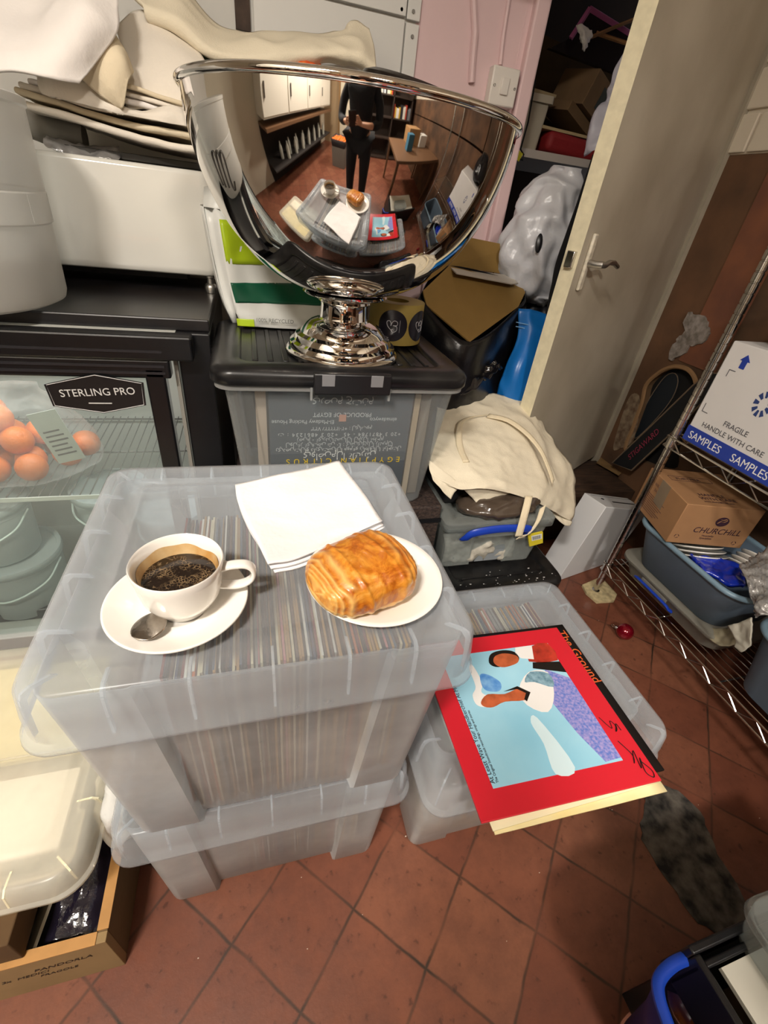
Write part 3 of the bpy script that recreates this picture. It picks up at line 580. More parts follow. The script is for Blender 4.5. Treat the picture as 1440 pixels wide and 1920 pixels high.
# spoon lying on the saucer, its bowl towards the viewer
sp = thing('teaspoon', 'tarnished steel teaspoon lying on the saucer with its bowl in front of the cup', 'spoon', (-.119, .361, ZT+.012))
SPM = M('tarnished_steel', 'b3aca4', .22, 1, bump=.1, bscale=200, noise_amt=.3, nscale=90)
so = Vector((-.1195, .3605, ZT+.0145)); sd = Vector((-.25, 1, 0)).normalized(); sd = Vector((.42, .9, 0)).normalized(); sn = Vector((sd.y, -sd.x, 0)); R = []
for i in range(15):
    f = -1 + 2*i/14; wv = .0158 * math.sqrt(max(0, 1 - f*f)) * (1 - .10*f) + (.002 if i == 14 else 0.0003); row = []
    for j in range(13):
        g = -1 + 2*j/12; row.append(so + sd*(f*.0195) + sn*(g*wv) + Vector((0,0, .0022*(1-g*g)*(1-f*f) + .0008)))
    R.append(row)
b = MB(); b.rings(R, closed=False); b.build('spoon_bowl', SPM, sp, angle=180, solid=.001)
hd = Vector((-.05,1,0)).normalized()
b = MB(); b.tube([so + sd*.019 + Vector((0,0,.001)), so + sd*.026 + Vector((-.001,.002,.001)), so + sd*.030 + hd*.01 + Vector((-.006,.004,.001)), Vector((-.125,.425,ZT+.016)), Vector((-.122,.455,ZT+.022))], [.0035,.0022,.0021,.0026,.004], 8, flat=.5, up=(0,0,1)); b.build('spoon_handle', SPM, sp)
# pastry plate
pc = Vector((.136, .409, ZT))
MB_ = MB(); MB_.lathe([(0,.005),(.052,.005),(.057,.006),(.062,.0085),(.080,.0125),(.0872,.0145),(.0882,.0135),(.080,.0095),(.060,.002),(.054,0),(0,0)], pc, 80)
tag(MB_.build('side_plate', WCER, None, angle=180, loc=pc), 'round white side plate carrying the pastry', 'plate')
# laminated chocolate pastry
def pastry():
    m = M('baked_pastry', 'c9822f', .32, coat=.35); nt = m.node_tree; b = nt.nodes['Principled BSDF']; N = nt.nodes.new; L = nt.links.new
    tc = nt.nodes['Texture Coordinate']
    n1 = N('ShaderNodeTexNoise'); n1.inputs['Scale'].default_value = 34; n1.inputs['Detail'].default_value = 8; n1.inputs['Roughness'].default_value = .7; n1.inputs['Distortion'].default_value = .8; L(tc.outputs['Object'], n1.inputs['Vector'])
    r = N('ShaderNodeValToRGB'); L(n1.outputs['Fac'], r.inputs[0])
    r.color_ramp.elements[0].position = .3; r.color_ramp.elements[0].color = s2l('7a3408')
    r.color_ramp.elements[1].position = .75; r.color_ramp.elements[1].color = s2l('e8b25c')
    e = r.color_ramp.elements.new(.45); e.color = s2l('b4600f'); e = r.color_ramp.elements.new(.58); e.color = s2l('d38a2c')
    at = N('ShaderNodeAttribute'); at.attribute_name = 'layer'; mx = N('ShaderNodeMix'); mx.data_type = 'RGBA'
    L(at.outputs['Fac'], mx.inputs['Factor']); L(r.outputs[0], mx.inputs[6]); mx.inputs[7].default_value = s2l('e9bb6e'); L(mx.outputs[2], b.inputs['Base Color'])
    bp = N('ShaderNodeBump'); bp.inputs['Strength'].default_value = .7; bp.inputs['Distance'].default_value = .0015; L(n1.outputs['Fac'], bp.inputs['Height']); L(bp.outputs[0], b.inputs['Normal'])
    c = Vector((.113, .392, ZT + .005)); ax = Vector((.93, .37, 0)).normalized(); sd = Vector((-ax.y, ax.x, 0)); up = Vector((0,0,1))
    HL, HWd, HH = .066, .053, .060; nu, nv = 96, 128; R = []; lay = []
    for i in range(nu+1):
        u = -1 + 2*i/nu
        e = max(0., 1 - abs(u)**3.2) ** .42      # rounded ends
        row = []; lr = []
        for j in range(nv):
            a = 2*PI*j/nv; ca, sa = math.cos(a), math.sin(a)
            px = math.copysign(abs(ca)**.75, ca); pz = math.copysign(abs(sa)**.8, sa)
            w_ = HWd * (1 + .05*math.sin(u*2)) * e; h_ = HH*.5 * e * (1.0 + .12*math.sin(u*1.7 + .5))
            spf = (abs(u) - .45) / .55
            ridge = 0; l = 0
            if abs(u) > .40:   # laminations: rings winding over each end
                q = (1 - e) * 5.5 + a/(2*PI) * 1.0 + .35*noise.noise(Vector((ca*1.5, sa*1.5, u*2)))
                ridge = abs((q*1.7) % 1 - .5) * 2; k = min(1, (abs(u)-.40)/.15); ridge = ridge * k; l = (ridge**1.5) * k * (.9 if u < 0 else .45)
            else:
                k = 0
            fold = math.exp(-((u + .28 + .10*sa)/.045)**2) * .0022 + math.exp(-((u - .35 + .05*ca)/.05)**2)*.001
            lump = noise.noise(Vector((u*2.2, ca*1.4, sa*1.4 + 4))) * .0028 + noise.noise(Vector((u*9, ca*5, sa*5))) * .0009
            p = c + ax*(u*HL + (1-e)*0) + sd*(px*w_) + up*(HH*.47 + pz*h_)
            nrm = (sd*px + up*pz); p = p + nrm * ((fold + lump + ridge*.0022) * min(1, e*1.6)) - ax * (math.copysign(1, u) * (1-ridge) * .0012 * (1 - e))
            if p.z < c.z + .001: p.z = c.z + .001
            row.append(p); lr.append(min(1, l + (.75 if (pz < -.35) else 0)))
        R.append(row); lay += lr
    mb = MB(); mb.rings(R, True, True)
    me = bpy.data.meshes.new('chocolate_pastry'); cc = c; me.from_pydata([tuple(v - cc) for v in (Vector(q) for q in mb.v)], [], mb.f); me.materials.append(m)
    atr = me.attributes.new('layer', 'FLOAT', 'POINT'); atr.data.foreach_set('value', lay)
    me.shade_smooth(); o = bpy.data.objects.new('chocolate_pastry', me); o.location = cc; COL.objects.link(o)
    return tag(o, 'golden flaky rolled pastry resting on the white side plate', 'pastry')
pastry()
# napkins, three folded sheets fanned a little
NP = M('napkin_tissue', 'f3f1f2', .85, bump=.2, bscale=120)
for k, (dx, dy, dr, lab) in enumerate(((.004,-.003,.03,'white folded paper napkin, bottom of the pile beside the plate'),(.002,-.0015,.012,'white folded paper napkin, middle of the pile beside the plate'),(0,0,0,'white folded paper napkin, top of the pile beside the plate'))):
    zz = ZT + .0012 + k*.0024
    G = [[(-.038,.640),(.030,.662),(.085,.690),(.142,.716)],[(-.034,.592),(.035,.612),(.095,.630),(.150,.655)],[(-.022,.535),(.045,.545),(.105,.565),(.162,.592)],[(-.008,.490),(.055,.498),(.112,.512),(.168,.548)],[(.004,.446),(.040,.452),(.105,.482),(.174,.520)]]
    rows = []
    for r_, row in enumerate(G):
        rr_ = []
        for q, (x, y) in enumerate(row):
            h = 0
            if k == 2: h = .0035*math.sin(q*1.9 + r_*.9) * (1 if r_ < 4 else .4) + .002
            xx, yy = x - .07, y - .58; rr_.append(Vector((.07 + xx*math.cos(dr) - yy*math.sin(dr) + dx, .58 + xx*math.sin(dr) + yy*math.cos(dr) + dy, zz + max(h, 0) + .0022*k)))
        rows.append(rr_)
    o = mesh_sheet('paper_napkin', rows, NP, None, n=10, wr=.0009 if k == 2 else 0, ws=22, seed=k, solid=.0022); tag(o, lab, 'napkin', 'folded napkins by the plate')
# ================================================================ BLACK LIDDED BOX UNDER THE BOWL
BX0, BX1, BY0, BY1, BZ = -.076, .452, .886, 1.285, .905
t = thing('storage_box', 'clear box with a black clip lid holding card and paper, standing under the steel bowl', 'storage box', (.19, 1.0, .55))
R = []
for f, ins in ((0, .055), (.03, .048), (.9, .022), (1, .018)): R.append(rrn(BX0+ins, BX1-ins, BY0+ins*.7, BY1-ins*.7, .02, .555 + (.865-.555)*f, .055, .010))
b = MB(); b.rings(R, True, False); b.build('box_body', CLR2, t, solid=.002, angle=30)
R = [rr(BX0+i, BX1-i, BY0+i, BY1-i, .034, z, 8) for i, z in ((.02,.858),(.004,.860),(.0,.862),(.0,.876),(.02,.876),(.02,.858))]
b = MB(); b.rings(R); b.build('box_rim', plastic('rim_plastic', 'd5d5d3', .35, .2), t, angle=50)
b = MB(); R = [rr(BX0+i, BX1-i, BY0+i, BY1-i, max(.04-i*.3, .012), z, 8) for i, z in ((-.003,.872),(-.006,.876),(-.006,.893),(-.001,.901),(.010,.9065),(.045,.905),(.050,.903),(.053,.897),(.062,.896))]
b.rings(R, False, True); bl_ = b.build('lid', DUSTB, t, solid=.002, angle=50)
for k in range(13):
    x = BX0 + .075 + k*.0312
    MB().box(x, x+.012, BY0+.075, BY1-.075, .896, .9005).build('lid_ridge', DUSTB, bl_, bevel=.003)
sp_ = M('pale_dust', '8f8a84', .9)
lt = MB().box(.114, .274, BY0-.013, BY0+.004, .860, .903).build('clip', BLACK, t, bevel=.003)
for x in (.130, .230): MB().box(x, x+.026, BY0-.0145, BY0-.012, .878, .902).build('clip_window', M('grey_clip_insert', '77777a', .35), lt, bevel=.001)
for x in (.108, .272): MB().box(x, x+.005, BY0-.005, BY0, .845, .872).build('clip_post', MC['rim_plastic'], t, bevel=.001)
# printed citrus card inside, upside down
pcard = thing('printed_card', 'dark grey printed produce card standing upside down inside the black lidded box', 'card', (.185, .926, .565))
CSL = M('slate_print', '4b5258', .45, noise_amt=.12, nscale=5)
MB().box(.026, .345, .921, .926, .565, .862).build('card_face', CSL, pcard, smooth=False)
PW = M('print_offwhite', 'c9cac6', .5); PYL = M('print_yellow', 'c3a928', .5)
KS = .9205/.8215
def UP(x, z): return (x*KS, .9205, 1.19 + (z + .010 - 1.19)*KS)
XM, YM = (-1,0,0), (0,0,-1)
text('\u0645\u0646\u062a\u062c \u0645\u0635\u0631\u064a', .020*KS, UP(.165, .860), XM, YM, PW, pcard, align='CENTER')
text('PRODUCE OF EGYPT', .0125*KS, UP(.165, .834), XM, YM, PW, pcard, align='CENTER')
text('El-Madawy Packing House', .0115*KS, UP(.149, .8185), XM, YM, PW, pcard)
text('elmadawyco', .0115*KS, UP(.278, .8235), XM, YM, PW, pcard)
lg = MB().box(.177, .193, .9202, .921, .782, .798).build('printed_mark', M('print_peach', 'c98f77', .5), pcard, smooth=False)
text('\u0645\u0648\u0628\u0627\u064a\u0644 : +\u0662\u0660\u0661\u0662\u0662\u0662\u0662\u0662\u0668\u0667\u0663\u0663', .0115*KS, UP(.165, .804), XM, YM, PW, pcard, align='CENTER')
text('+20 3 4871784 - 45  +20 3 4861234 : \u062a', .0115*KS, UP(.165, .791), XM, YM, PW, pcard, align='CENTER', space=1.3)
text('\u0645\u062d\u0637\u0629 \u0627\u0644\u0631\u0645\u0644 \u0627\u0644\u0627\u0633\u0643\u0646\u062f\u0631\u064a\u0629 - \u0645\u0635\u0631', .0125*KS, UP(.165, .779), XM, YM, PW, pcard, align='CENTER')
text('\u0627\u0644\u0645\u0631\u0643\u0632 \u0627\u0644\u0631\u0626\u064a\u0633\u064a : \u0664\u0660 \u0634 \u0635\u0641\u064a\u0629 \u0632\u063a\u0644\u0648\u0644', .0125*KS, UP(.165, .768), XM, YM, PW, pcard, align='CENTER')
text('\u0644\u062a\u062c\u0627\u0631\u0629 \u0627\u0644\u0623\u0642\u0637\u0627\u0646 \u0648\u0639\u0645\u0648\u0645 \u0627\u0644\u0627\u0633\u062a\u064a\u0631\u0627\u062f \u0648\u0627\u0644\u062a\u0635\u062f\u064a\u0631', .0125*KS, UP(.165, .757), XM, YM, PW, pcard, align='CENTER')
text('\u0634\u0631\u0643\u0629 \u0627\u0644\u0645\u0636\u0627\u0648\u064a', .021*KS, UP(.165, .745), XM, YM, PW, pcard, align='CENTER')
text('EGYPTIAN CITRUS', .018*KS, UP(.297, .7335), XM, YM, PYL, pcard, space=1.75)
PCD = M('peach_card', 'cdb39a', .8, noise_amt=.15, nscale=12)
for x0, x1, y0, nm, mt_, lab in ((.0,.022,.94,'card_strip',PCD,'peach card strip standing at the left end of the black lidded box'),(.352,.366,.93,'card_strip',M('buff_card','bfa583',.8),'buff card standing on edge at the right of the printed card'),(.376,.40,.95,'card_strip',M('grey_brown_card','8b7c6b',.8),'grey brown card at the right end of the black lidded box')):
    tag(MB().box(x0, x1, y0, 1.19, .565, .845).build(nm, mt_, None, smooth=False), lab, 'card')
tag(MB().box(.035, .34, .935, 1.19, .565, .79).build('paper_stack', M('mixed_papers', '8f8577', .8, col2='5f574d', nscale=30, stretch=(1,8,1)), None, smooth=False), 'block of papers behind the printed card in the black lidded box', 'paper stack')
WOVEN = M('dark_woven_crate', '2b2220', .7, col2='4a3b34', nscale=120, bump=.8, bscale=160)
t = thing('dark_crate', 'dark ribbed crate on the floor under the black lidded box', 'crate', (.2, 1.0, 0))
MB().box(-.06, .463, .90, 1.26, 0, .55).build('crate_body', WOVEN, t, smooth=False, bevel=.004)
for z in (.1,.2,.3,.4,.5): MB().box(-.062, .465, .896, .90, z, z+.012).build('crate_band', BLACK, t, smooth=False)
# ================================================================ STEEL BOWL
bx, by = .198, 1.036; z0 = BZ - .004
t = thing('champagne_bowl', 'huge polished steel pedestal bowl standing on the black lidded box', 'bowl', (bx, by, z0))
ft = [(0,.004),(.120,.004),(.1215,.0),(.1255,.0),(.1262,.006),(.1235,.010),(.1195,.0125),(.1185,.019),(.1165,.023),(.1085,.027),(.1065,.034),(.104,.0385),(.094,.043),(.0885,.051),(.080,.060),(.0715,.066),(.0625,.069),(.0555,.071),(.0525,.075),(.0515,.082),(.0510,.100),(.0520,.105),(.0565,.108),(.0545,.112),(.070,.1155),(.0855,.120),(.0895,.1235),(.0865,.1265),(.078,.128),(.05,.129)]
MB().lathe(ft, (bx, by, z0), 128).build('pedestal_foot', STEEL, t, angle=28)
RO, zr, zb = .2875, .413, .120
pr = []
for k in range(97):
    th = (k/96)**1.25 * math.radians(88) ; r = RO * math.sin(th)**.75 if k else .0; z = zb + (zr - zb) * ((1 - math.cos(th)) / (1 - math.cos(math.radians(88))))**.9
    pr.append((r, z))
inner = [(max(r-.003, 0), z+.003) for r, z in pr[::-1]]
MB().lathe(pr + [(RO+.0005, zr+.002)] + inner[1:], (bx, by, z0), 160).build('bowl_shell', STEEL, t, angle=180)
b = MB(); b.tube([(bx + (RO+.001)*math.cos(2*PI*k/160), by + (RO+.001)*math.sin(2*PI*k/160), z0 + zr + .001) for k in range(160)], .0062, 14, closed=True, up=(0,0,1)); b.build('rolled_rim', STEEL, t, angle=180)
# engraved initial on the flank
def on_bowl(a, z):
    c_ = 1 - ((z - zb)/(zr - zb))**(1/.9)*(1 - math.cos(math.radians(88))); r = RO * math.sin(math.acos(max(-1, min(1, c_))))**.75 + .0004
    return Vector((bx + r*math.cos(a), by + r*math.sin(a), z0 + z))
mk = [(-2.62,.285),(-2.63,.318),(-2.61,.326),(-2.59,.318),(-2.595,.283),(-2.588,.316),(-2.565,.327),(-2.55,.317),(-2.556,.283),(-2.548,.316),(-2.525,.327),(-2.51,.317),(-2.515,.288),(-2.50,.281),(-2.48,.292)]
b = MB(); b.tube(spline([on_bowl(a - .02, z) for a, z in mk], 5), .0011, 6); b.build('engraved_letter', M('engraving_grey', '3a3733', .5, .6), t)
o = MB().lathe([(0,.0),(.10,.0),(.104,.004),(.1,.012),(.085,.018),(0,.02)], (0,0,0), 48).build('pan_lid', M('dark_pan_metal', '3b3633', .25, .9)); o.location = (.335, 1.17, 1.375); o.rotation_euler = (.12, .12, 0); tag(o, 'dark round pan lid resting inside the steel bowl behind its rim', 'pan lid')
# ---- roll of stickers
t = thing('sticker_roll', 'roll of black round stickers on yellow backing behind the bowl foot', 'sticker roll', (.342, 1.155, BZ-.008))
YB = M('yellow_backing', 'a08a45', .6, noise_amt=.1); rc, rR, rh = Vector((.352, 1.152, 0)), .066, .094
MB().lathe([(.028,BZ+.002),(rR,BZ+.002),(rR+.001,BZ+.004),(rR+.001,BZ+rh),(rR,BZ+rh+.001),(.028,BZ+rh),(.028,BZ+.002)], rc, 64).build('roll_body', YB, t, angle=40)
NAVY = M('sticker_black', '15131d', .3); 
for aa in (-112, -47):
    R = []
    def RP(u, v, h=.0): a = math.radians(aa) + u/rR; return Vector((rc.x + (rR+.0016+h)*math.cos(a), rc.y + (rR+.0016+h)*math.sin(a), BZ + .047 + v))
    for i in range(12):
        r = .0005 + .035*i/11; R.append([RP(r*math.cos(q), r*math.sin(q)) for q in [2*PI*k/32 for k in range(32)]])
    b = MB(); b.rings(R, True, False); st_ = b.build('sticker', NAVY, t, angle=180)
    for pts in ([(.0,-.012),(-.011,-.002),(-.014,.008),(-.008,.011),(-.004,.006),(-.004,-.0),(-.001,.008),(.004,.012),(.011,.009),(.010,.002),(.001,.001),(.010,-.001),(.010,-.010),(.002,-.014),(-.002,-.010),(.001,-.007)],):
        b = MB(); b.tube(spline([RP(u, v, .0004) for u, v in pts], 4), .0007, 5); b.build('sticker_letter', M('sticker_silver', 'b9b7bd', .4), st_)
    b = MB(); b.tube([RP(.017, -.014 + .028*k/6, .0004) for k in range(7)], .0004, 5); b.build('sticker_line', MC['sticker_silver'], st_)
# ---- striped recycled carrier bag behind the bowl
t = thing('carrier_bag', 'white carrier bag with lime and dark green stripes behind the steel bowl', 'bag', (.1, 1.3, BZ))
WB_ = M('white_bag_plastic', 'd9dad6', .4, bump=.5, bscale=18)
def bagp(u, v):  # u across, v up
    x = -.062 + .31*u; z = BZ + .002 + .235*v
    y = 1.20 + .02*v + .15*v*min(1, max(0, u-.12)*2.2) + (.03 if u < .07 else 0)
    return Vector((x - .016*v*(1-u)*1.5 + (.02*(1-v)**4 if u < .1 else 0), y, z))
def strip(name, v0, v1, mat, u0=0., u1=1.0, off=0.):
    R = []
    for i in range(9):
        v = v0 + (v1-v0)*i/8; row = []
        for j in range(41):
            u = u0 + (u1-u0)*j/40; p = bagp(u, v); q = p*14; p = p + Vector((0, (1-abs(noise.noise(q))*2)*.006 - off, 0)); row.append(p)
        R.append(row)
    b = MB(); b.rings(R, closed=False); return b.build(name, mat, t, angle=180, solid=.0008)
strip('bag_front', 0, 1, WB_)
LIME = M('lime_print', 'a9c21f', .35); DGR = M('dark_green_print', '12543c', .35)
strip('lime_stripe', .56, .92, LIME, .09, 1, .0014); strip('green_stripe', .22, .40, DGR, .09, 1, .0014); strip('lime_corner', 0.0, .07, LIME, .10, .23, .0014)
R = []
for i in range(9):
    v = i/8; R.append([bagp(0, v) + Vector((-.012*math.sin(PI*j/8) , .17*j/8, .0)) for j in range(9)])
b = MB(); b.rings(R, closed=False); b.build('bag_side', WB_, t, angle=180, solid=.0008)
b = MB(); b.rings([[bagp(u/10, 1), bagp(u/10, 1) + Vector((0,.08,.035 + .01*math.sin(u*2))), bagp(u/10, 1) + Vector((0,.17,.0))] for u in range(11)], closed=False); b.build('bag_top', WB_, t, angle=180, solid=.0008)
text('100% RECYCLED', .0125, (.012, 1.1955, BZ+.016), (1,.0,0), (0,0,1), M('grey_print', '6f716c', .5), t)
# ================================================================ GLASS DOOR COOLER
FX0, FX1 = -.95, -.088
t = thing('drinks_cooler', 'black under counter drinks cooler with a glass door', 'cooler', (-.5, 1.35, 0))
CB = M('cooler_black', '131316', .3, noise_amt=.2, nscale=30, bump=.05, bscale=60)
b = MB(); b.box(FX0, FX1, 1.10, 1.64, .915, .94); b.build('top_panel', M('cooler_top_black', '16161a', .3, col2='2a2523', nscale=7), t, smooth=False, bevel=.003)
INT = M('cooler_lining', 'c6c8c2', .4)
MB().box(-.158, FX1, 1.082, 1.64, .02, .915).build('side_panel', CB, t, smooth=False, bevel=.003)
MB().box(FX0, FX0+.04, 1.082, 1.64, .02, .915).build('side_panel', CB, t, smooth=False, bevel=.003)
MB().box(FX0+.04, -.158, 1.60, 1.64, .02, .915).build('back_panel', INT, t, smooth=False)
MB().box(FX0+.04, -.158, 1.085, 1.60, .02, .06).build('floor_panel', INT, t, smooth=False)
MB().box(FX0+.04, -.158, 1.085, 1.60, .87, .915).build('ceiling_panel', INT, t, smooth=False)
MB().box(-.162, -.158, 1.10, 1.60, .06, .87).build('inner_lining', INT, t, smooth=False); MB().box(FX0+.04, FX0+.044, 1.10, 1.60, .06, .87).build('inner_lining', INT, t, smooth=False)
MB().box(-.168, -.160, 1.070, 1.084, .04, .865).build('gasket_strip', M('pale_gasket', '8f8c85', .5), t, smooth=False)
dr = MB()
DX1 = -.172
dr.box(FX0, DX1+.05, 1.035, 1.075, .868, .918); dr.box(FX0, DX1, 1.040, 1.075, .828, .868)
dr.box(DX1-.052, DX1-.012, 1.04, 1.075, .08, .85); dr.box(FX0, FX0+.05, 1.04, 1.075, .08, .85)
dr = dr.build('door', CB, t, smooth=False, bevel=.004)
for z in (.838, .852, .884): MB().box(FX0+.01, DX1-.01, 1.0335 if z > .87 else 1.0375, 1.041, z, z+.005).build('door_groove', M('satin_black', '2a2a2e', .25), dr, smooth=False)
MB().box(FX0, DX1, 1.035, 1.075, .035, .085).build('door_bottom_rail', M('white_rail', 'c9cbc8', .3), dr, smooth=False, bevel=.003)
GL = plastic('door_glass', 'dfe4e2', .06, .03, 'f6faf8')
MB().box(FX0+.04, DX1-.045, 1.050, 1.054, .08, .835).build('glass_pane', GL, dr, smooth=False)
sgn = [(-.408,.768),(-.316,.7525),(-.231,.7715),(-.2275,.8215),(-.316,.838),(-.412,.8145)]
cxg, czg = -.3185, .796
MB().prism([Vector((x, 1.0345, z)) for x, z in sgn], (0,-.0025,0)).build('badge', BLACK, dr, smooth=False)
ins = lambda f, y: [Vector((cxg + (x-cxg)*f, y, czg + (z-czg)*f)) for x, z in sgn]
b = MB(); b.tube(ins(.955, 1.0315), .0008, 4, closed=True); b.build('badge_outline', M('badge_white', 'd8d8d8', .4), dr)
text('STERLING PRO', .0222, (cxg+.001, 1.0315, czg-.0035), (1,0,.055), (0,0,1), MC['badge_white'], dr, align='CENTER', sx=.97, ex=.0004)
b = MB(); b.box(cxg-.022, cxg+.022, 1.031, 1.032, czg-.0215, czg-.0195); b.build('badge_line', MC['badge_white'], dr, smooth=False)
# cooler shelf, oranges, tubs
WIRE = M('coated_wire', '6b6b68', .4, .3)
b = MB()
for y in (1.10, 1.34, 1.58): b.tube([(FX0+.05, y, .500), (-.17, y, .500)], .003, 6)
for k in range(34): b.tube([(FX0+.06 + k*.0225, 1.10, .504), (FX0+.06 + k*.0225, 1.59, .504)], .0016, 5)
b.build('wire_shelf', WIRE, t)
MB().box(FX0+.05, -.17, 1.094, 1.0975, .495, .506).build('shelf_front_strip', M('pale_edge', 'c8cdc9', .3), t, smooth=False)
ORG = M('orange_peel', 'd96a10', .45, bump=.3, bscale=220)
orange0 = None; rn = random.Random(4)
opos = [(-.80,1.24,.541),(-.725,1.22,.541),(-.65,1.245,.541),(-.575,1.23,.541),(-.50,1.26,.541),(-.76,1.30,.541),(-.69,1.31,.541),(-.61,1.31,.541),(-.54,1.32,.541),(-.765,1.265,.598),(-.69,1.26,.600),(-.615,1.27,.598),(-.55,1.28,.596),(-.73,1.29,.655),(-.65,1.285,.655),(-.47,1.32,.541),(-.80,1.20,.541),(-.72,1.175,.541),(-.64,1.18,.541),(-.56,1.185,.541),(-.80,1.25,.60),(-.66,1.215,.60),(-.585,1.22,.60),(-.70,1.24,.655),(-.62,1.24,.65)]
for i, p in enumerate(opos):
    if orange0 is None: orange0 = MB().lathe([(0,-.036),(.012,-.034),(.024,-.027),(.033,-.014),(.0365,0),(.033,.014),(.024,.026),(.012,.0325),(.003,.033),(0,.032)], (0,0,0), 24).build('orange', ORG, angle=180); o = orange0
    else: o = orange0.copy(); COL.objects.link(o)
    o.location = p; o.rotation_euler = (rn.random()*3, rn.random()*3, 0); tag(o, 'orange in the plastic net on the cooler shelf', 'orange', 'oranges on the cooler shelf')
CL = plastic('clear_bag_film', 'e6e3de', .07, .12, bump=.6, noise_s=14)
o = bag('clear_plastic_bag', [(-.65,1.25,.512,.20,.11),(-.65,1.25,.54,.235,.14),(-.65,1.25,.60,.225,.13),(-.66,1.26,.68,.17,.09),(-.60,1.27,.71,.07,.05),(-.56,1.27,.73,.03,.02)], CL, amp=.010, ns=11, seed=4, n=60, m=30); tag(o, 'clear plastic bag around the oranges in the cooler', 'bag')
o = MB().box(-.05,.05,-.001,.001,-.065,.065, mtx=Matrix.Translation((-.455,1.12,.655)) @ Matrix.Rotation(-.25, 4, 'Y') @ Matrix.Diagonal((.62,1,1,1))).build('paper_label', M('label_grey', '9fa39c', .6), None); tag(o, 'printed grey paper label on the bag of oranges', 'label')
for k in range(6): MB().box(-.035,.035 - .006*(k % 3),-.0016,-.0009,-.045+.012*k,-.041+.012*k, mtx=Matrix.Translation((-.455,1.12,.655)) @ Matrix.Rotation(-.25, 4, 'Y') @ Matrix.Diagonal((.62,1,1,1))).build('print_line', M('label_ink', '4a4644', .6), o, smooth=False)
TUBP = plastic('milky_tub', 'e9efee', .5, .3)
def ctub(x, y, z, lab, h=.17, r=.098):
    t_ = thing('food_tub', lab, 'tub', (x, y, z), 'round food tubs in the cooler')
    MB().lathe([(0,.001),(r*.86,.001),(r*.9,.006),(r*.98,h-.03),(r,h-.028),(r,h-.02),(r*.985,h-.018),(r*1.0,h)], (x,y,z), 40).build('tub_body', TUBP, t_, angle=40, solid=.0015)
    MB().lathe([(r*1.045,h-.016),(r*1.05,h-.002),(r*1.03,h+.003),(r*.94,h+.003),(r*.92,h-.002),(0,h-.002)], (x,y,z), 40).build('tub_lid', TUBP, t_, angle=40, solid=.0012)
    b = MB(); b.tube(spline([(x-r*1.02,y-.01,z+h-.03),(x-r*.8,y-r*.75,z+h-.06),(x,y-r*1.12,z+h-.085),(x+r*.8,y-r*.75,z+h-.06),(x+r*1.02,y-.01,z+h-.03)], 6), .0028, 6); b.build('tub_handle', M('tub_handle_white', 'd4e2de', .4), t_)
    return t_
ctub(-.70, 1.215, .07, 'round milky food tub at the bottom left of the cooler under another tub', .185, .115); ctub(-.715, 1.215, .262, 'round milky food tub on top of the bottom left tub in the cooler')
ctub(-.44, 1.29, .07, 'round milky food tub at the bottom middle of the cooler', .175); ctub(-.43, 1.28, .25, 'round milky food tub stacked in the middle of the cooler below the wire shelf')
ctub(-.262, 1.21, .07, 'round milky food tub at the bottom right of the cooler', .15, .09); ctub(-.262, 1.21, .228, 'round milky food tub stacked on the right inside the cooler', .15, .09)
tag(MB().box(-.9, -.62, 1.12, 1.18, .062, .10).build('black_tray', BLACK, None, bevel=.004), 'black slotted tray at the front of the cooler floor', 'tray')
area('cooler_fill_light', (-.5, 1.2, .868), (.5, .05), 1.9, (1, .98, .93))  # added fill that brightens the cooler contents, no real fixture
# ================================================================ SINK AND WHAT IS AROUND IT
t = thing('butler_sink', 'big white ceramic sink resting on top of the cooler', 'sink', (-.4, 1.5, .995))
SNK = M('sink_ceramic', 'dedcd4', .16, coat=.5)
sx0, sx1, sy0, sy1 = -.80, -.070, 1.395, 1.675
R = [rr(sx0+i, sx1-i, sy0+i*.8, sy1-i*.8, max(.03-i*.3,.012), z, 8) for i, z in ((.010,.982),(.004,.986),(.001,1.0),(0,1.10),(-.0,1.195),(.002,1.203),(.008,1.206),(.022,1.206),(.028,1.200),(.032,1.06),(.05,1.045))]
b = MB(); b.rings(R, True, True); b.build('basin', SNK, t, angle=50)
for x, y in ((-.098,1.415),(-.75,1.415),(-.098,1.64),(-.75,1.64)):
    MB().lathe([(.013,.939),(.0155,.941),(.0165,.955),(.013,.962),(.009,.964),(.0085,.975),(.012,.978),(.012,.9815)], (x,y,0), 20, cap0=True, cap1=True).build('levelling_foot', ALU, t, angle=40)
MB().box(-.72,-.16,1.46,1.62,.962,.996).build('sink_gap_block', M('dark_underside', '1d1a18', .8), t, smooth=False)  # dark block set in the gap under the sink
o = mesh_sheet('foil_packet', [[PY(90,262,1.45), PY(150,270,1.45), PY(225,280,1.45)], [PY(84,274,1.42), PY(150,285,1.42), PY(226,298,1.42)], [PY(120,292,1.41), PY(160,298,1.41), PY(220,302,1.41)]], M('silver_foil', 'b5b3b2', .28, .7, bump=1, bscale=40), n=8, wr=.006, ws=40, seed=2); tag(o, 'crumpled silver foil packet on the rim of the white sink', 'foil packet')
b = MB(); b.tube([PY(60,232,1.52), PY(110,252,1.50), PY(160,262,1.5)], .03, 14); o = b.build('grey_pipe', M('grey_duct', '7e7b74', .5)); tag(o, 'short grey pipe lying behind the foil packet on the sink', 'pipe')
tag(MB().box(-.40,-.10,1.43,1.66,1.208,1.222).build('dark_board', M('dark_board', '35322d', .6), None, bevel=.002), 'dark board laid across the white sink under the cloths', 'board')
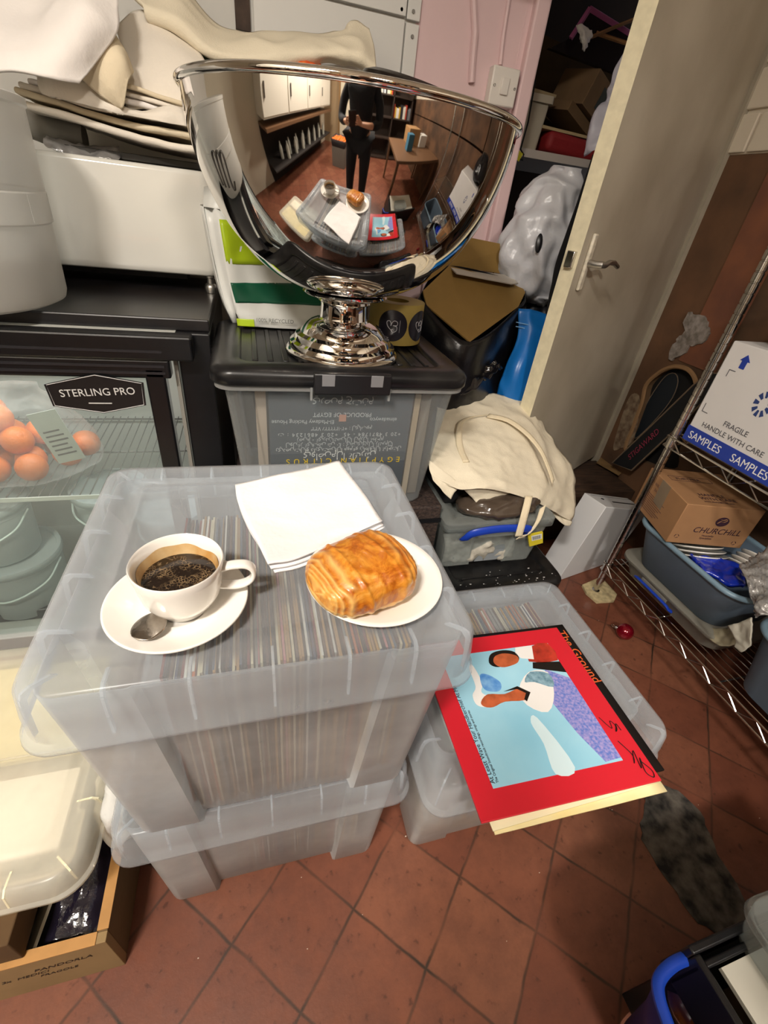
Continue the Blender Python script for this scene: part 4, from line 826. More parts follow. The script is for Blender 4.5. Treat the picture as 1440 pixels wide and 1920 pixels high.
# translucent bucket on the left
t = thing('plastic_bucket', 'tall frosted plastic bucket standing on the cooler beside the sink', 'bucket', (-.60, 1.19, .941))
BK = plastic('frosted_bucket', 'e9e6e0', .42, .3); bxx, byy = -.585, 1.175
MB().lathe([(0,.943),(.186,.943),(.201,.950),(.205,.962),(.209,1.085),(.213,1.088),(.2135,1.135),(.211,1.138),(.212,1.14),(.214,1.262),(.218,1.265),(.218,1.275),(.214,1.277)], (bxx, byy, 0), 96).build('bucket_body', BK, t, angle=40, solid=.0022)
for k in range(14): MB().box(.2120,.2150,-.001,.001,1.09,1.134, mtx=Matrix.Translation((bxx,byy,0)) @ Matrix.Rotation(2*PI*k/14+.2, 4, 'Z')).build('bucket_rib', BK, t, smooth=False)
# ---- piled tablecloths
LIN = M('white_linen', 'e5ddd0', .9, bump=.2, bscale=180); LIN2 = M('cream_linen', 'ded0b4', .9, bump=.25, bscale=150); LIN3 = M('bright_linen', 'efeae6', .9, bump=.15, bscale=160)
def slab(name, lab, x0, x1, y0, y1, z, th, mat, sd, tilt=0, grp='folded tablecloths on the sink'):
    rows = []
    for i in range(5):
        y = y0 + (y1-y0)*i/4; rows.append([Vector((x0 + (x1-x0)*j/5, y + .009*math.sin(j*1.7+sd*2) * (i == 0), z + tilt*j/5 + .004*math.sin(j*1.1 + sd) + .003*math.sin(i+sd))) for j in range(6)])
    R = sheet(rows, 6, .0015, 20, sd); b = MB(); b.rings(R, closed=False); o = b.build(name, mat, None, angle=180, solid=th, off=1); m_ = o.modifiers.new('bevel','BEVEL'); m_.width = th*.45; m_.segments = 3; m_.limit_method = 'ANGLE'
    return tag(o, lab, 'tablecloth', grp)
slab('folded_tablecloth', 'cream folded tablecloth lying flat, lowest of the pile on the sink', -.44, -.095, 1.36, 1.62, 1.268, .013, LIN, 1, -.034)
slab('folded_tablecloth', 'grey white folded tablecloth, second from the bottom of the pile', -.43, -.09, 1.365, 1.62, 1.286, .011, LIN2, 2, -.030)
slab('folded_tablecloth', 'off white folded tablecloth, third from the bottom of the pile', -.42, -.085, 1.36, 1.62, 1.301, .011, LIN, 3, -.024)
slab('folded_tablecloth', 'pale folded tablecloth, fourth from the bottom of the pile', -.405, -.09, 1.362, 1.62, 1.316, .010, LIN3, 4, -.022)
slab('folded_tablecloth', 'thin ivory tablecloth, fifth from the bottom of the pile', -.395, -.092, 1.366, 1.62, 1.330, .008, LIN, 5, -.022)
slab('folded_tablecloth', 'thin cream tablecloth, uppermost flat one of the pile', -.385, -.09, 1.364, 1.62, 1.342, .008, LIN2, 6, -.022)
o = mesh_sheet('white_tablecloth', [[PY(-60,-30,1.45), PY(60,-40,1.45), PY(150,-50,1.45), PY(222,-30,1.45)], [PY(-60,50,1.36), PY(60,46,1.35), PY(150,12,1.33), PY(222,15,1.37)], [PY(-60,110,1.31), PY(50,100,1.29), PY(140,80,1.29), PY(214,66,1.34)], [PY(-60,140,1.30), PY(20,138,1.275), PY(90,148,1.27), PY(148,158,1.29)]], LIN3, n=12, wr=.006, ws=9, seed=6, fine=.0012, solid=.006); tag(o, 'bright white tablecloth draped over the top left of the pile', 'tablecloth')
o = mesh_sheet('rolled_tablecloth', [[PY(213,66,1.37), PY(232,100,1.36), PY(246,135,1.36)], [PY(198,84,1.34), PY(226,112,1.33), PY(240,150,1.33)], [PY(168,108,1.33), PY(212,150,1.32), PY(232,198,1.33)], [PY(146,140,1.34), PY(190,180,1.33), PY(228,202,1.34)]], LIN2, n=9, wr=.004, ws=14, seed=2, solid=.008); tag(o, 'cream curled tablecloth edge hanging below the bright white cloth', 'tablecloth')
o = mesh_sheet('ivory_tablecloth', [[PY(222,58,1.52), PY(262,26,1.52), PY(305,44,1.52), PY(350,80,1.52)], [PY(232,100,1.46), PY(275,80,1.46), PY(325,90,1.46), PY(382,122,1.46)], [PY(236,150,1.40), PY(280,150,1.40), PY(330,150,1.40), PY(392,165,1.40)], [PY(238,208,1.385), PY(290,200,1.38), PY(330,200,1.38), PY(350,215,1.38)]], LIN, n=10, wr=.004, ws=9, seed=9, solid=.007); tag(o, 'ivory tablecloth folded upright in the middle of the pile', 'tablecloth')
o = mesh_sheet('hanging_tablecloth', [[PY(75,150,1.38), PY(140,160,1.36), PY(230,200,1.36), PY(345,205,1.36)], [PY(78,168,1.36), PY(145,179,1.345), PY(238,208,1.345), PY(350,222,1.355)], [PY(88,182,1.355), PY(150,194,1.345), PY(240,216,1.345), PY(352,238,1.355)]], LIN, n=10, wr=.008, ws=14, seed=12, solid=.006); tag(o, 'creased off white tablecloth on the right end of the pile by the bowl', 'tablecloth')
o = mesh_sheet('cream_cloth_bag', [[PY(238,-25,1.60), PY(330,-20,1.60), PY(420,58,1.60), PY(520,66,1.60), PY(640,66,1.60), PY(660,48,1.60), PY(692,62,1.58)], [PY(246,2,1.53), PY(325,15,1.52), PY(400,75,1.51), PY(500,82,1.51), PY(610,85,1.51), PY(668,82,1.51), PY(700,100,1.52)],
   [PY(270,22,1.49), PY(330,45,1.48), PY(400,100,1.47), PY(490,108,1.47), PY(600,100,1.47), PY(668,105,1.47), PY(702,128,1.48)], [PY(296,36,1.50), PY(345,56,1.50), PY(405,104,1.49), PY(490,122,1.48), PY(590,118,1.49), PY(672,120,1.49), PY(700,148,1.49)]], CANVAS, n=12, wr=.008, ws=11, seed=1, solid=.008); tag(o, 'long cream cloth bag slumped across the wall above the bowl', 'cloth bag')
o = MB().tube([PY(350,72,1.60), PY(400,104,1.60), PY(440,128,1.60), PY(490,140,1.60)], .022, 12).build('green_cloth', M('deep_green_cloth', '20301a', .8), None); tag(o, 'dark green cloth tucked under the long cream bag', 'cloth')
o = mesh_sheet('orange_packet', [[PY(552,108,1.505), PY(576,98,1.50), PY(598,114,1.505)], [PY(545,124,1.48), PY(575,118,1.47), PY(602,130,1.48)], [PY(540,148,1.47), PY(575,146,1.46), PY(606,152,1.47)], [PY(540,190,1.47), PY(575,190,1.46), PY(606,190,1.47)]], M('red_orange_print', 'c43a1e', .5, col2='e07a30', nscale=60), n=8, wr=.005, ws=40, seed=3); tag(o, 'bright red and orange packet peeping above the bowl rim', 'packet')
# ================================================================ RIGHT OF THE BLACK LIDDED BOX
BC = M('dark_box_plastic', '1a1a1d', .35)
t = thing('storage_box', 'black plastic box with a dusty black lid on the floor under the blue clip box', 'storage box', (.67, 1.0, 0))
b = MB(); b.rings([rr(.49+i, .84-i, .80+i, 1.22-i, .03, z) for i, z in ((.03, 0), (.005, .31))], True, False); b.build('box_body', BC, t, solid=.002)
b = MB(); b.rings([rr(.475+i, .855-i, .782+i, 1.235-i, max(.04-i*.3,.012), z, 8) for i, z in ((0,.305),(0,.330),(.006,.338),(.012,.340),(.04,.339),(.046,.333),(.06,.333))], False, True); l = b.build('lid', M('debris_black_lid', '0f0f11', .35, col2='1d1c1c', nscale=30), t, angle=40, solid=.002)
b = MB(); b.box(.54, .79, .836, .840, .333, .337); b.build('lid_ridge', DUSTB, l, bevel=.001)
DEB = M('white_debris', 'cfcdca', .9); rn = random.Random(11)
b = MB()
for k in range(46):
    x = rn.uniform(.50, .83); y = rn.choice([rn.gauss(.80, .006), rn.gauss(.838, .008), rn.uniform(.79, .87)]); r = rn.uniform(.0006, .0022); z = .3405 if y < .82 else .334
    b.box(x, x+r*rn.uniform(1, 3), y, y+r, z, z+r*.6, mtx=None)
o = b.build('plaster_crumbs', DEB, None, smooth=False); tag(o, 'white plaster crumbs scattered on the dusty black lid', 'crumbs'); o['kind'] = 'stuff'
t = thing('clip_box', 'small clear plastic box with a blue clip handle under the cream tote bag', 'storage box', (.64, 1.0, .341))
CB2 = plastic('greyish_box_plastic', 'c9ccc6', .22, .2)
b = MB(); b.rings([rrn(.475+i, .80-i, .868+i, 1.19-i, .015, .341 + .155*f, .09, .012) for f, i in ((0,.022),(.03,.018),(.9,.004),(1,.0))], True, False); b.build('box_body', CB2, t, solid=.002, angle=30)
b = MB(); b.rings([rr(.468+i, .807-i, .860+i, 1.197-i, max(.02-i*.3,.008), z) for i, z in ((0,.488),(0,.512),(.004,.516),(.03,.516),(.034,.512))], False, True); b.build('box_lid', CB2, t, solid=.0015, angle=40)
BLC = M('royal_blue_plastic', '1b3fb0', .3)
R = []; P = spline([(.528,.866,.458),(.53,.856,.470),(.545,.850,.490),(.60,.848,.500),(.66,.848,.500),(.712,.850,.492),(.722,.856,.474),(.722,.866,.462)], 6)
b = MB(); b.tube(P, .0115, 10, flat=.45, up=(0,-1,.2)); b.build('clip_handle', BLC, t)
MB().box(.565,.70,.853,.862,.468,.486).build('lid_lip', CB2, t, bevel=.004, segs=3)
o = mesh_sheet('knotted_string', [[(.50,.90,.345),(.56,.89,.352),(.63,.895,.35),(.73,.90,.346)],[(.50,.90,.40),(.56,.888,.405),(.63,.89,.41),(.73,.90,.40)],[(.50,.93,.43),(.58,.92,.44),(.65,.92,.445),(.73,.93,.43)]], M('cream_string_heap', 'cfc9bb', .9, col2='9d978a', nscale=35), n=8, wr=.008, ws=45, seed=3); tag(o, 'cream crumpled string and paper inside the blue clip box', 'string')
o = MB().box(.53,.60,.895,.935,.344,.366).build('spotted_packet', M('spotted_paper', 'c7c2bd', .7, col2='6f6a66', nscale=160), None, bevel=.002); tag(o, 'white spotted packet inside the blue clip box', 'packet')
o = MB().box(.60,.69,.893,.90,.347,.40).build('grey_sheet', M('grey_card', '8d9398', .6), None); tag(o, 'grey card inside the blue clip box', 'card')
o = MB().box(.742,.785,.90,.94,.52,.535).build('yellow_box', M('yellow_box_print', 'd6c332', .5), None); tag(o, 'yellow carton with a barcode by the tote bag strap', 'carton')
yb = thing('yellow_carton', 'small yellow carton with a barcode hanging below the tote bag strap', 'carton', PY(1005,1010,.862))
bpy.data.objects.remove(o)
q = [PY(990,1004,.860), PY(1018,998,.858), PY(1018,1018,.858), PY(993,1025,.860)]
MB().prism(q, (0,.006,0)).build('carton_face', M('yellow_box_print', 'd6c332', .5), yb, smooth=False)
q2 = [q[0].lerp(q[1], u).lerp(q[3].lerp(q[2], u), v) + Vector((0,-.0008,0)) for u, v in ((.2,.1),(.92,.1),(.92,.55),(.2,.55))]
MB().prism(q2, (0,.0005,0)).build('label', M('label_white', 'd8d8d4', .6), yb, smooth=False)
for k in range(8):
    u = .28 + k*.07; q3 = [q[0].lerp(q[1], a).lerp(q[3].lerp(q[2], a), v) + Vector((0,-.0012,0)) for a, v in ((u,.18),(u+.03,.18),(u+.03,.48),(u,.48))]
    MB().prism(q3, (0,.0003,0)).build('barcode_bar', BLACK, yb, smooth=False)
o = bag('dark_film_bag', [(.63,.92,.518,.10,.05),(.64,.92,.54,.12,.06),(.65,.93,.565,.09,.05),(.65,.93,.575,.03,.02)], M('brown_film', '4a3f36', .15, spec=.8, bump=.6, bscale=20), amp=.008, ns=30, seed=6); tag(o, 'crumpled brown see through bag between the blue clip box and the tote bag', 'bag')
o = MB().box(.49,.74,.95,1.16,.52,.575).build('dark_parcel', M('black_parcel', '19171a', .6), None, bevel=.01); tag(o, 'dark parcel carrying the cream tote bag on top of the clip box', 'parcel')
# the tote bag
t = thing('tote_bag', 'creased cream cotton tote bag draped over the clip box beside the open door', 'tote bag', (.75, 1.05, .6))
TR = [[PY(822,742,1.30), PY(870,738,1.30), PY(930,744,1.30), PY(985,752,1.30), PY(1008,778,1.30)],
      [PY(818,780,1.17), PY(870,776,1.17), PY(935,780,1.17), PY(990,790,1.18), PY(1035,830,1.22)],
      [PY(812,820,1.06), PY(870,822,1.05), PY(935,824,1.05), PY(1000,835,1.08), PY(1068,884,1.14)],
      [PY(806,858,.97), PY(868,866,.95), PY(935,872,.95), PY(1005,885,.98), PY(1072,925,1.06)],
      [PY(806,885,.92), PY(862,908,.89), PY(930,905,.89), PY(1010,925,.92), PY(1074,960,1.00)],
      [PY(826,905,.905), PY(868,918,.875), PY(925,918,.88), PY(1000,940,.905), PY(1066,976,.98)]]
mesh_sheet('bag_cloth', TR, CANVAS, t, n=16, wr=.008, ws=9, seed=21, fine=.0022, solid=.002)
mesh_sheet('inner_flap', [[PY(866,914,.90), PY(925,912,.90), PY(985,925,.92)], [PY(884,932,.90), PY(930,938,.90), PY(985,950,.92)], [PY(896,947,.895), PY(935,942,.90), PY(975,945,.915)]], CANVAS, t, n=8, wr=.003, ws=30, seed=2, solid=.002)
mesh_sheet('loose_corner', [[PY(804,862,.93), PY(835,885,.91), PY(866,910,.90)], [PY(805,880,.92), PY(828,905,.90), PY(852,922,.89)], [PY(812,900,.90), PY(830,922,.885), PY(845,936,.88)]], CANVAS, t, n=8, wr=.002, ws=20, seed=3, solid=.002)
mesh_sheet('corner_flap', [[PY(1030,935,.98), PY(1052,948,.99), PY(1074,950,1.0)], [PY(1034,955,.965), PY(1055,968,.975), PY(1072,968,.985)], [PY(1040,968,.96), PY(1056,984,.96), PY(1070,986,.97)]], CANVAS, t, n=8, wr=.004, ws=30, seed=8, solid=.002)
def ribbon(name, pts, wdir, w_, mat, par, th=.0015, k=6):
    P = spline(pts, k); W_ = [Vector(wd) for wd in wdir] if isinstance(wdir, list) else [Vector(wdir)] * len(P)
    R = []
    for i, p in enumerate(P):
        wv = W_[min(i * len(W_) // len(P), len(W_)-1)].normalized() * (w_/2); R.append([p - wv, p - wv*.33, p + wv*.33, p + wv])
    b = MB(); b.rings(R, closed=False); return b.build(name, mat, par, solid=th, angle=180)
STW = M('canvas_webbing', 'e2d4b6', .9, bump=.4, bscale=400)
ribbon('strap', [PY(992,930,.885), PY(986,955,.856), PY(978,985,.842), PY(972,1006,.838)], (1,-.15,.0), .021, STW, t)
ribbon('strap', [PY(972,1008,.84), PY(990,1002,.845), PY(1008,978,.852), PY(1018,950,.87)], (.6,.0,.5), .020, STW, t)
sz = lambda px, py, y, up=.006: PY(px, py, y) + Vector((0,-.006,.006))
ribbon('strap', [sz(872,868,.945), sz(862,845,.995), sz(858,818,1.05), sz(862,795,1.11), sz(880,784,1.14), sz(910,780,1.15)], (1,0,.05), .018, STW, t)
ribbon('strap', [sz(912,781,1.15), sz(950,790,1.12), sz(985,815,1.07), sz(1010,845,1.03), sz(1026,880,.99), sz(1034,905,.965)], (.5,.5,.3), .018, STW, t)
# white carton leaning
al = math.atan2(.23, .97); th = .279
A0 = Vector((1.151, 1.098, .001)); dd = Vector((math.cos(al), math.sin(al), 0)); ll = Vector((-math.sin(al), math.cos(al), 0)); uu = (dd*math.sin(th) + Vector((0,0,1))*math.cos(th)).normalized(); d2 = (dd*math.cos(th) - Vector((0,0,1))*math.sin(th))
t = thing('white_panel_case', 'white slim case with a slot and a keyhole leaning by the rack foot', 'case', A0)
Hc, Wd_, Ln = .36, .105, .33
def WP(a, b_, c_): return A0 + d2*a + ll*b_ + uu*c_ + Vector((0,0,.0))
# sits tilted: lower edge on the floor, propped by the rack
vs = [WP(a, b_, c_) for c_ in (0, Hc) for a, b_ in ((0,0),(Ln,0),(Ln,Wd_),(0,Wd_))]
vs = [Vector((v.x, v.y, max(v.z, .001))) for v in vs]
MB().add(vs, [(0,3,2,1),(4,5,6,7),(0,1,5,4),(1,2,6,5),(2,3,7,6),(3,0,4,7)]).build('case_body', M('white_powder_coat', 'd9dadc', .4), t, bevel=.002)
sl = MB(); 
def onTop(a0, a1, b0, b1): return [WP(a0,b0,Hc+.0006), WP(a1,b0,Hc+.0006), WP(a1,b1,Hc+.0006), WP(a0,b1,Hc+.0006)]
MB().prism(onTop(.12,.29,.045,.052), uu*.0008).build('slot', BLACK, t, smooth=False)
MB().prism(onTop(.02,.32,.088,.090), uu*.0008).build('seam', M('grey_seam', '77777a', .6), t, smooth=False)
MB().prism([WP(.07 + .008*math.cos(q), .065 + .006*math.sin(q), Hc+.0006) for q in [2*PI*k/16 for k in range(16)]], uu*.001).build('keyhole', BLACK, t, smooth=False)
# cardboard box in a bin bag
t = thing('open_carton', 'open cardboard box wrapped in a black bin bag behind the steel bowl', 'box', (.62, 1.40, .0))
K2 = M('mustard_card_inside', '8d6f38', .8, noise_amt=.08)
pk_ = [PY(793,545,1.36), PY(842,498,1.44), PY(975,530,1.50), PY(985,548,1.46), PY(972,575,1.40), PY(881,641,1.22), PY(800,572,1.32)]
nrm = (pk_[5]-pk_[1]).cross(pk_[2]-pk_[1]).normalized()
if nrm.z > 0: nrm = -nrm
MB().prism(pk_, nrm*.004).build('side_flap', K2, t, smooth=False)
fl2 = [PY(884,446,1.50), PY(968,463,1.56), PY(958,516,1.55), PY(842,498,1.46)]
MB().prism(fl2, (0,.004,0)).build('back_flap', K2, t, smooth=False)
fl3 = [PY(842,498,1.455), PY(868,505,1.46), PY(957,516,1.535), PY(972,531,1.44), PY(960,532,1.42), PY(856,512,1.38)]
MB().prism(fl3, (0,.002,-.003)).build('top_flap', M('flap_white_face', 'c2bcb2', .7), t, smooth=False)
b = MB(); top_ = [pk_[0], pk_[6], pk_[5], pk_[4], pk_[3], pk_[2], pk_[1]]; cc_ = sum(top_, Vector())/7
def ringd(f, z, jit):
    out = []
    T = spline(top_, 6, True)
    for i, p in enumerate(T):
        q = Vector((cc_.x + (p.x-cc_.x)*f, cc_.y + (p.y-cc_.y)*f, p.z*(1-z) + 0*z if z < 1 else 0.002)); dv = Vector((p.x-cc_.x, p.y-cc_.y, 0)).normalized()
        out.append(q + dv*jit*(1 - abs(noise.noise(Vector((i*.35, z*9, 2)))*2.4)))
    return out
b.rings([ringd(1.0, .0, 0), ringd(1.03, .015, .004), ringd(1.05, .06, .012), ringd(1.06, .14, .016), ringd(1.08, .25, .018), ringd(1.06, .38, .02), ringd(1.05, .55, .02), ringd(1.05, .8, .018), ringd(1.04, 1, .01)]); b.build('bin_bag_wrap', BIN, t, angle=180, solid=.001)
o = mesh_sheet('plastic_film', [[PY(835,738,1.20), PY(880,735,1.20), PY(925,700,1.25), PY(945,690,1.28)], [PY(838,724,1.24), PY(875,715,1.24), PY(905,700,1.26), PY(940,680,1.28)], [PY(850,705,1.26), PY(880,700,1.26), PY(905,690,1.27), PY(930,672,1.29)]], M('shiny_black_film', '101014', .12, spec=.9, bump=.5, bscale=30), n=8, wr=.012, ws=40, seed=7); tag(o, 'shiny black film bunched behind the cream tote bag', 'film')
# ================================================================ WIRE RACK
t = thing('wire_rack', 'chrome wire shelving rack standing along the right wall', 'rack', (1.275, 1.02, 0))
def post(x, y, vis=True):
    b = MB(); pr = [(.0,.0),(.016,.0),(.017,.012),(.009,.016),(.0085,.05),(.0125,.052)]
    z = .06
    while z < 1.95: pr += [(.0125, z), (.0125, z+.021), (.0108, z+.022), (.0108, z+.0245), (.0125, z+.0255)]; z += .0254
    pr += [(.0125, 1.96), (0, 1.965)]; b.lathe(pr, (x, y, 0), 20); return b.build('post', CHROME, t, angle=30)
for x in (1.275, 1.625):
    for y in (1.02, .05): post(x, y)
def shelf(z):
    b = MB(); xa, xb, ya, yb = 1.262, 1.638, .04, 1.035
    for zz in (z, z-.032):
        b.tube([(xa,ya,zz),(xb,ya,zz),(xb,yb,zz),(xa,yb,zz)], .0032, 6, closed=True)
    b.build('shelf_frame', CHROME, t)
    b = MB()
    for k in range(13): x = xa + .0 + (xb-xa)*(k+1)/14; b.tube([(x, ya, z+.003),(x, yb, z+.003)], .0018, 5)
    for y in (.25,.5,.75): b.tube([(xa, y, z-.002),(xb, y, z-.002)], .003, 5)
    g = b.build('shelf_wires', CHROME, t); g['kind'] = 'stuff'
    for x in (xa, xb):
        b = MB(); n = 21; b.tube([(x, ya + .02 + (yb-ya-.04)*k/n, z - (.001 if k % 2 else .031)) for k in range(n+1)], .0026, 5); b.build('truss_wire', CHROME, t, angle=20)
    b = MB(); b.tube([(xa + (xb-xa)*k/8, yb, z - (.001 if k % 2 else .031)) for k in range(9)], .0026, 5); b.build('truss_wire', CHROME, t, angle=20)
    for x in (1.275,1.625):
        for y in (1.02,.05): MB().lathe([(.014,z-.034),(.0175,z-.034),(.0155,z+.004),(.0135,z+.004)], (x,y,0), 20).build('shelf_collar', CHROME, t, angle=30)
shelf(.150); shelf(.682)
# samples carton
t = thing('samples_carton', 'white carton with a blue SAMPLES band on the upper wire shelf', 'carton', (1.44, .78, .69))
WCA = M('white_carton', 'd6d4d4', .6, noise_amt=.04, nscale=8); DBL = M('band_blue', '1f3a9a', .5); GRY = M('carton_print_grey', '55555b', .6)
MB().box(1.282, 1.60, .50, 1.0, .6875, .985).build('carton_body', WCA, t, bevel=.004)
MB().box(1.2805, 1.282, .50, 1.0, .69, .735).build('blue_band', DBL, t, smooth=False)
WHI = M('print_white_bright', 'e6e6e6', .5)
for y in (.985, .835, .685): text('SAMPLES', .032, (1.2802, y, .701), (0,-1,0), (0,0,1), WHI, t, sx=.93)
text('FRAGILE', .021, (1.2812, .865, .775), (0,-1,0), (0,0,1), GRY, t, align='CENTER')
text('HANDLE WITH CARE', .021, (1.2812, .862, .747), (0,-1,0), (0,0,1), GRY, t, align='CENTER')
def onF(pts): return [Vector((1.2822, y, z)) for y, z in pts]
MB().prism(onF([(.948,.925),(.932,.925),(.932,.945),(.925,.945),(.94,.962),(.955,.945),(.948,.945)]), (-.001,0,0)).build('arrow_mark', DBL, t, smooth=False)
for pts in ([(.97,.895),(.97,.915),(.95,.915),(.95,.913),(.968,.913),(.968,.895)], [(.985,.81),(.985,.785),(.965,.785),(.965,.787),(.983,.787),(.983,.81)]):
    MB().prism(onF(pts), (-.0008,0,0)).build('corner_mark', GRY, t, smooth=False)
for k in range(9):
    a = 2*PI*k/9; b = MB(); b.prism([Vector((1.2822, .835 + (.026*math.cos(a+q))*1.0, .865 + .034*math.sin(a+q))) for q in (-.2,.2)] + [Vector((1.2822, .835 + .012*math.cos(a+q), .865 + .017*math.sin(a+q))) for q in (.2,-.2)], (-.0008,0,0)); b.build('emblem_mark', M('emblem_navy', '2a3f77', .5), t, smooth=False)
o = bag('black_sack', [(1.44,.86,.99,.08,.1),(1.44,.86,1.03,.13,.15),(1.44,.86,1.10,.12,.14),(1.45,.86,1.18,.05,.06)], BIN, amp=.015, ns=12, seed=14); tag(o, 'black sack on top of the white samples carton', 'sack')
# lower shelf: clear clip box, dish tub, plates, carton
t = thing('clip_box', 'shallow clear box with a blue clip on the lower wire shelf under the dish tub', 'storage box', (1.43, .80, .155))
b = MB(); b.rings([rr(1.285+i, 1.60-i, .57+i, 1.005-i, .05, z, 8) for i, z in ((.03,.157),(.024,.159),(.004,.215),(.0,.218),(.0,.226))], True, False); b.build('box_body', plastic('dull_box_plastic', 'b3afa3', .4, .3), t, solid=.002)
b = MB(); b.rings([rr(1.278+i, 1.607-i, .563+i, 1.012-i, max(.055-i*.5,.02), z, 8) for i, z in ((0,.216),(0,.226),(.006,.230),(.03,.230))], False, True); b.build('box_lid', MC['dull_box_plastic'], t, solid=.0015)
b = MB(); b.tube(spline([(1.285,.90,.19),(1.272,.895,.198),(1.268,.88,.203),(1.266,.82,.205),(1.268,.755,.203),(1.272,.742,.196),(1.285,.738,.188)], 6), .0085, 10, flat=.6); b.build('clip_handle', BLC, t)
o = MB().box(1.271,1.276,.76,.875,.200,.217).build('lid_lip', MC['dull_box_plastic'], t, bevel=.002)
DT = M('slate_blue_plastic', '5f6f80', .45, noise_amt=.08, nscale=20, bump=.1)
def dish_tub(y0, y1, lab, z0=.231, z1=.392, x0=1.252, x1=1.60):
    t = thing('dish_tub', lab, 'tub', (1.43, (y0+y1)/2, z0))
    b = MB(); b.rings([rr(x0+i, x1-i, y0+i, y1-i, max(.075-i*.4,.03), z, 10) for i, z in ((.055,z0),(.048,z0+.004),(.014,z1-.01),(.012,z1-.002))], True, False); b.build('tub_body', DT, t, solid=.003, angle=50)
    b = MB(); b.tube(rr(x0+.006, x1-.006, y0+.006, y1-.006, .07, z1-.003, 10), .0085, 10, closed=True, up=(0,0,1)); b.build('rolled_rim', M('slate_blue_rim', '7690a2', .35), t, angle=180); return t
dish_tub(.575, 1.003, 'slate blue dish tub holding plates on the lower wire shelf')
dish_tub(.07, .535, 'slate blue dish tub at the right picture edge, nearer to the viewer', z0=.160, z1=.372, x0=1.25)
pl0 = None
for i, (x, y, z, rx, ry, lab) in enumerate(((1.40,.83,.335,-.5,.1,'first'),(1.40,.845,.343,-.5,.1,''),(1.40,.86,.351,-.5,.1,''),(1.40,.875,.359,-.5,.1,''),(1.50,.72,.335,-.15,.62,''),(1.515,.72,.345,-.15,.62,''),(1.53,.72,.355,-.15,.62,''),(1.545,.72,.365,-.15,.62,''))):
    if pl0 is None: pl0 = MB().lathe([(0,.003),(.05,.003),(.056,.006),(.08,.011),(.083,.0105),(.08,.007),(.055,.001),(0,0)], (0,0,0), 56).build('white_plate', WCER, None, angle=180); o = pl0
    else: o = pl0.copy(); COL.objects.link(o)
    o.location = (x, y, z); o.rotation_euler = (rx, ry, 0)
    tag(o, 'white plate leaning in the left row inside the slate dish tub' if i < 4 else 'white plate leaning in the right row inside the slate dish tub', 'plate', 'plates leaning in the left row of the dish tub' if i < 4 else 'plates leaning in the right row of the dish tub')
BPK = M('blue_shiny_film', '1733b4', .18, spec=.8, bump=.9, bscale=40)
o = mesh_sheet('blue_packet', [[PX(1292,1042,1.33), PX(1320,1046,1.37), PX(1352,1052,1.40), PX(1388,1066,1.43)], [PX(1300,1054,1.31), PX(1330,1066,1.34), PX(1360,1076,1.37), PX(1394,1084,1.40)], [PX(1318,1070,1.29), PX(1344,1088,1.31), PX(1368,1100,1.33), PX(1392,1104,1.36)]], BPK, n=10, wr=.006, ws=40, seed=2, solid=.012); tag(o, 'shiny blue plastic packet in the slate dish tub below the plates', 'packet')
o = mesh_sheet('bubble_wrap', [[PX(1388,1066,1.34), PX(1410,1050,1.38), PX(1445,1030,1.42), PX(1490,1010,1.44)], [PX(1402,1100,1.27), PX(1420,1090,1.30), PX(1445,1075,1.34), PX(1490,1060,1.38)], [PX(1410,1140,1.24), PX(1425,1130,1.24), PX(1450,1125,1.26), PX(1490,1120,1.30)], [PX(1422,1158,1.235), PX(1435,1155,1.23), PX(1455,1160,1.24), PX(1490,1160,1.26)]], M('bubble_film', 'a3a19f', .2, .35, spec=.8, bump=1.2, bscale=70), n=14, wr=.010, ws=34, seed=5, fine=.006); tag(o, 'crinkled silvery bubble wrap hanging over the end of the slate dish tub', 'bubble wrap')
o = mesh_sheet('plastic_glove', [[PX(1325,1176,1.32), PX(1350,1180,1.32), PX(1380,1176,1.32)], [PX(1332,1200,1.29), PX(1356,1206,1.29), PX(1382,1196,1.29)], [PX(1352,1212,1.28), PX(1372,1212,1.28), PX(1392,1206,1.28)]], M('old_rubber_film', '9d947c', .5), n=8, wr=.005, ws=40, seed=9, solid=.004); tag(o, 'beige crumpled rubber glove between the two dish tubs', 'glove')
o = mesh_sheet('white_rag', [[PX(1368,1174,1.25), PX(1392,1166,1.25), PX(1412,1158,1.25)], [PX(1378,1196,1.24), PX(1396,1200,1.24), PX(1412,1190,1.24)], [PX(1380,1212,1.24), PX(1394,1222,1.24), PX(1410,1210,1.24)]], M('grey_rag', 'b5b1a4', .7), n=8, wr=.005, ws=40, seed=11, solid=.004); tag(o, 'pale rag at the rim of the nearer dish tub', 'rag')
# brown tableware carton
t = thing('brown_carton', 'brown cardboard carton with a dark printed maker name resting on the plates', 'carton', (1.35, .9, .405))
FLc, BLc, FRc = Vector((1.230,.838,.552)), Vector((1.296,1.054,.552)), Vector((1.470,.776,.552)); u1 = (FRc-FLc); u1.z = 0; v1 = (BLc-FLc); v1.z = 0
v1 = v1 - u1 * (v1.dot(u1)/u1.dot(u1))*.85
hh = Vector((0,0,-.145)); cor = [FLc, FLc+u1, FLc+u1+v1, FLc+v1]
CK = M('brown_carton_card', 'a67c56', .75, noise_amt=.07)
MB().add([c + hh for c in cor] + cor, [(0,3,2,1),(4,5,6,7),(0,1,5,4),(1,2,6,5),(2,3,7,6),(3,0,4,7)]).build('carton_body', CK, t, bevel=.002)
CI = M('carton_ink', '3b2230', .6); un = u1.normalized(); vn = v1.normalized(); fn = Vector((un.y,-un.x,0))
fo = FLc + fn*.0006
text('CHURCHiLL', .029, fo + un*.062 + Vector((0,0,-.098)), un, (0,0,1), CI, t, sx=1.0, shear=.15)
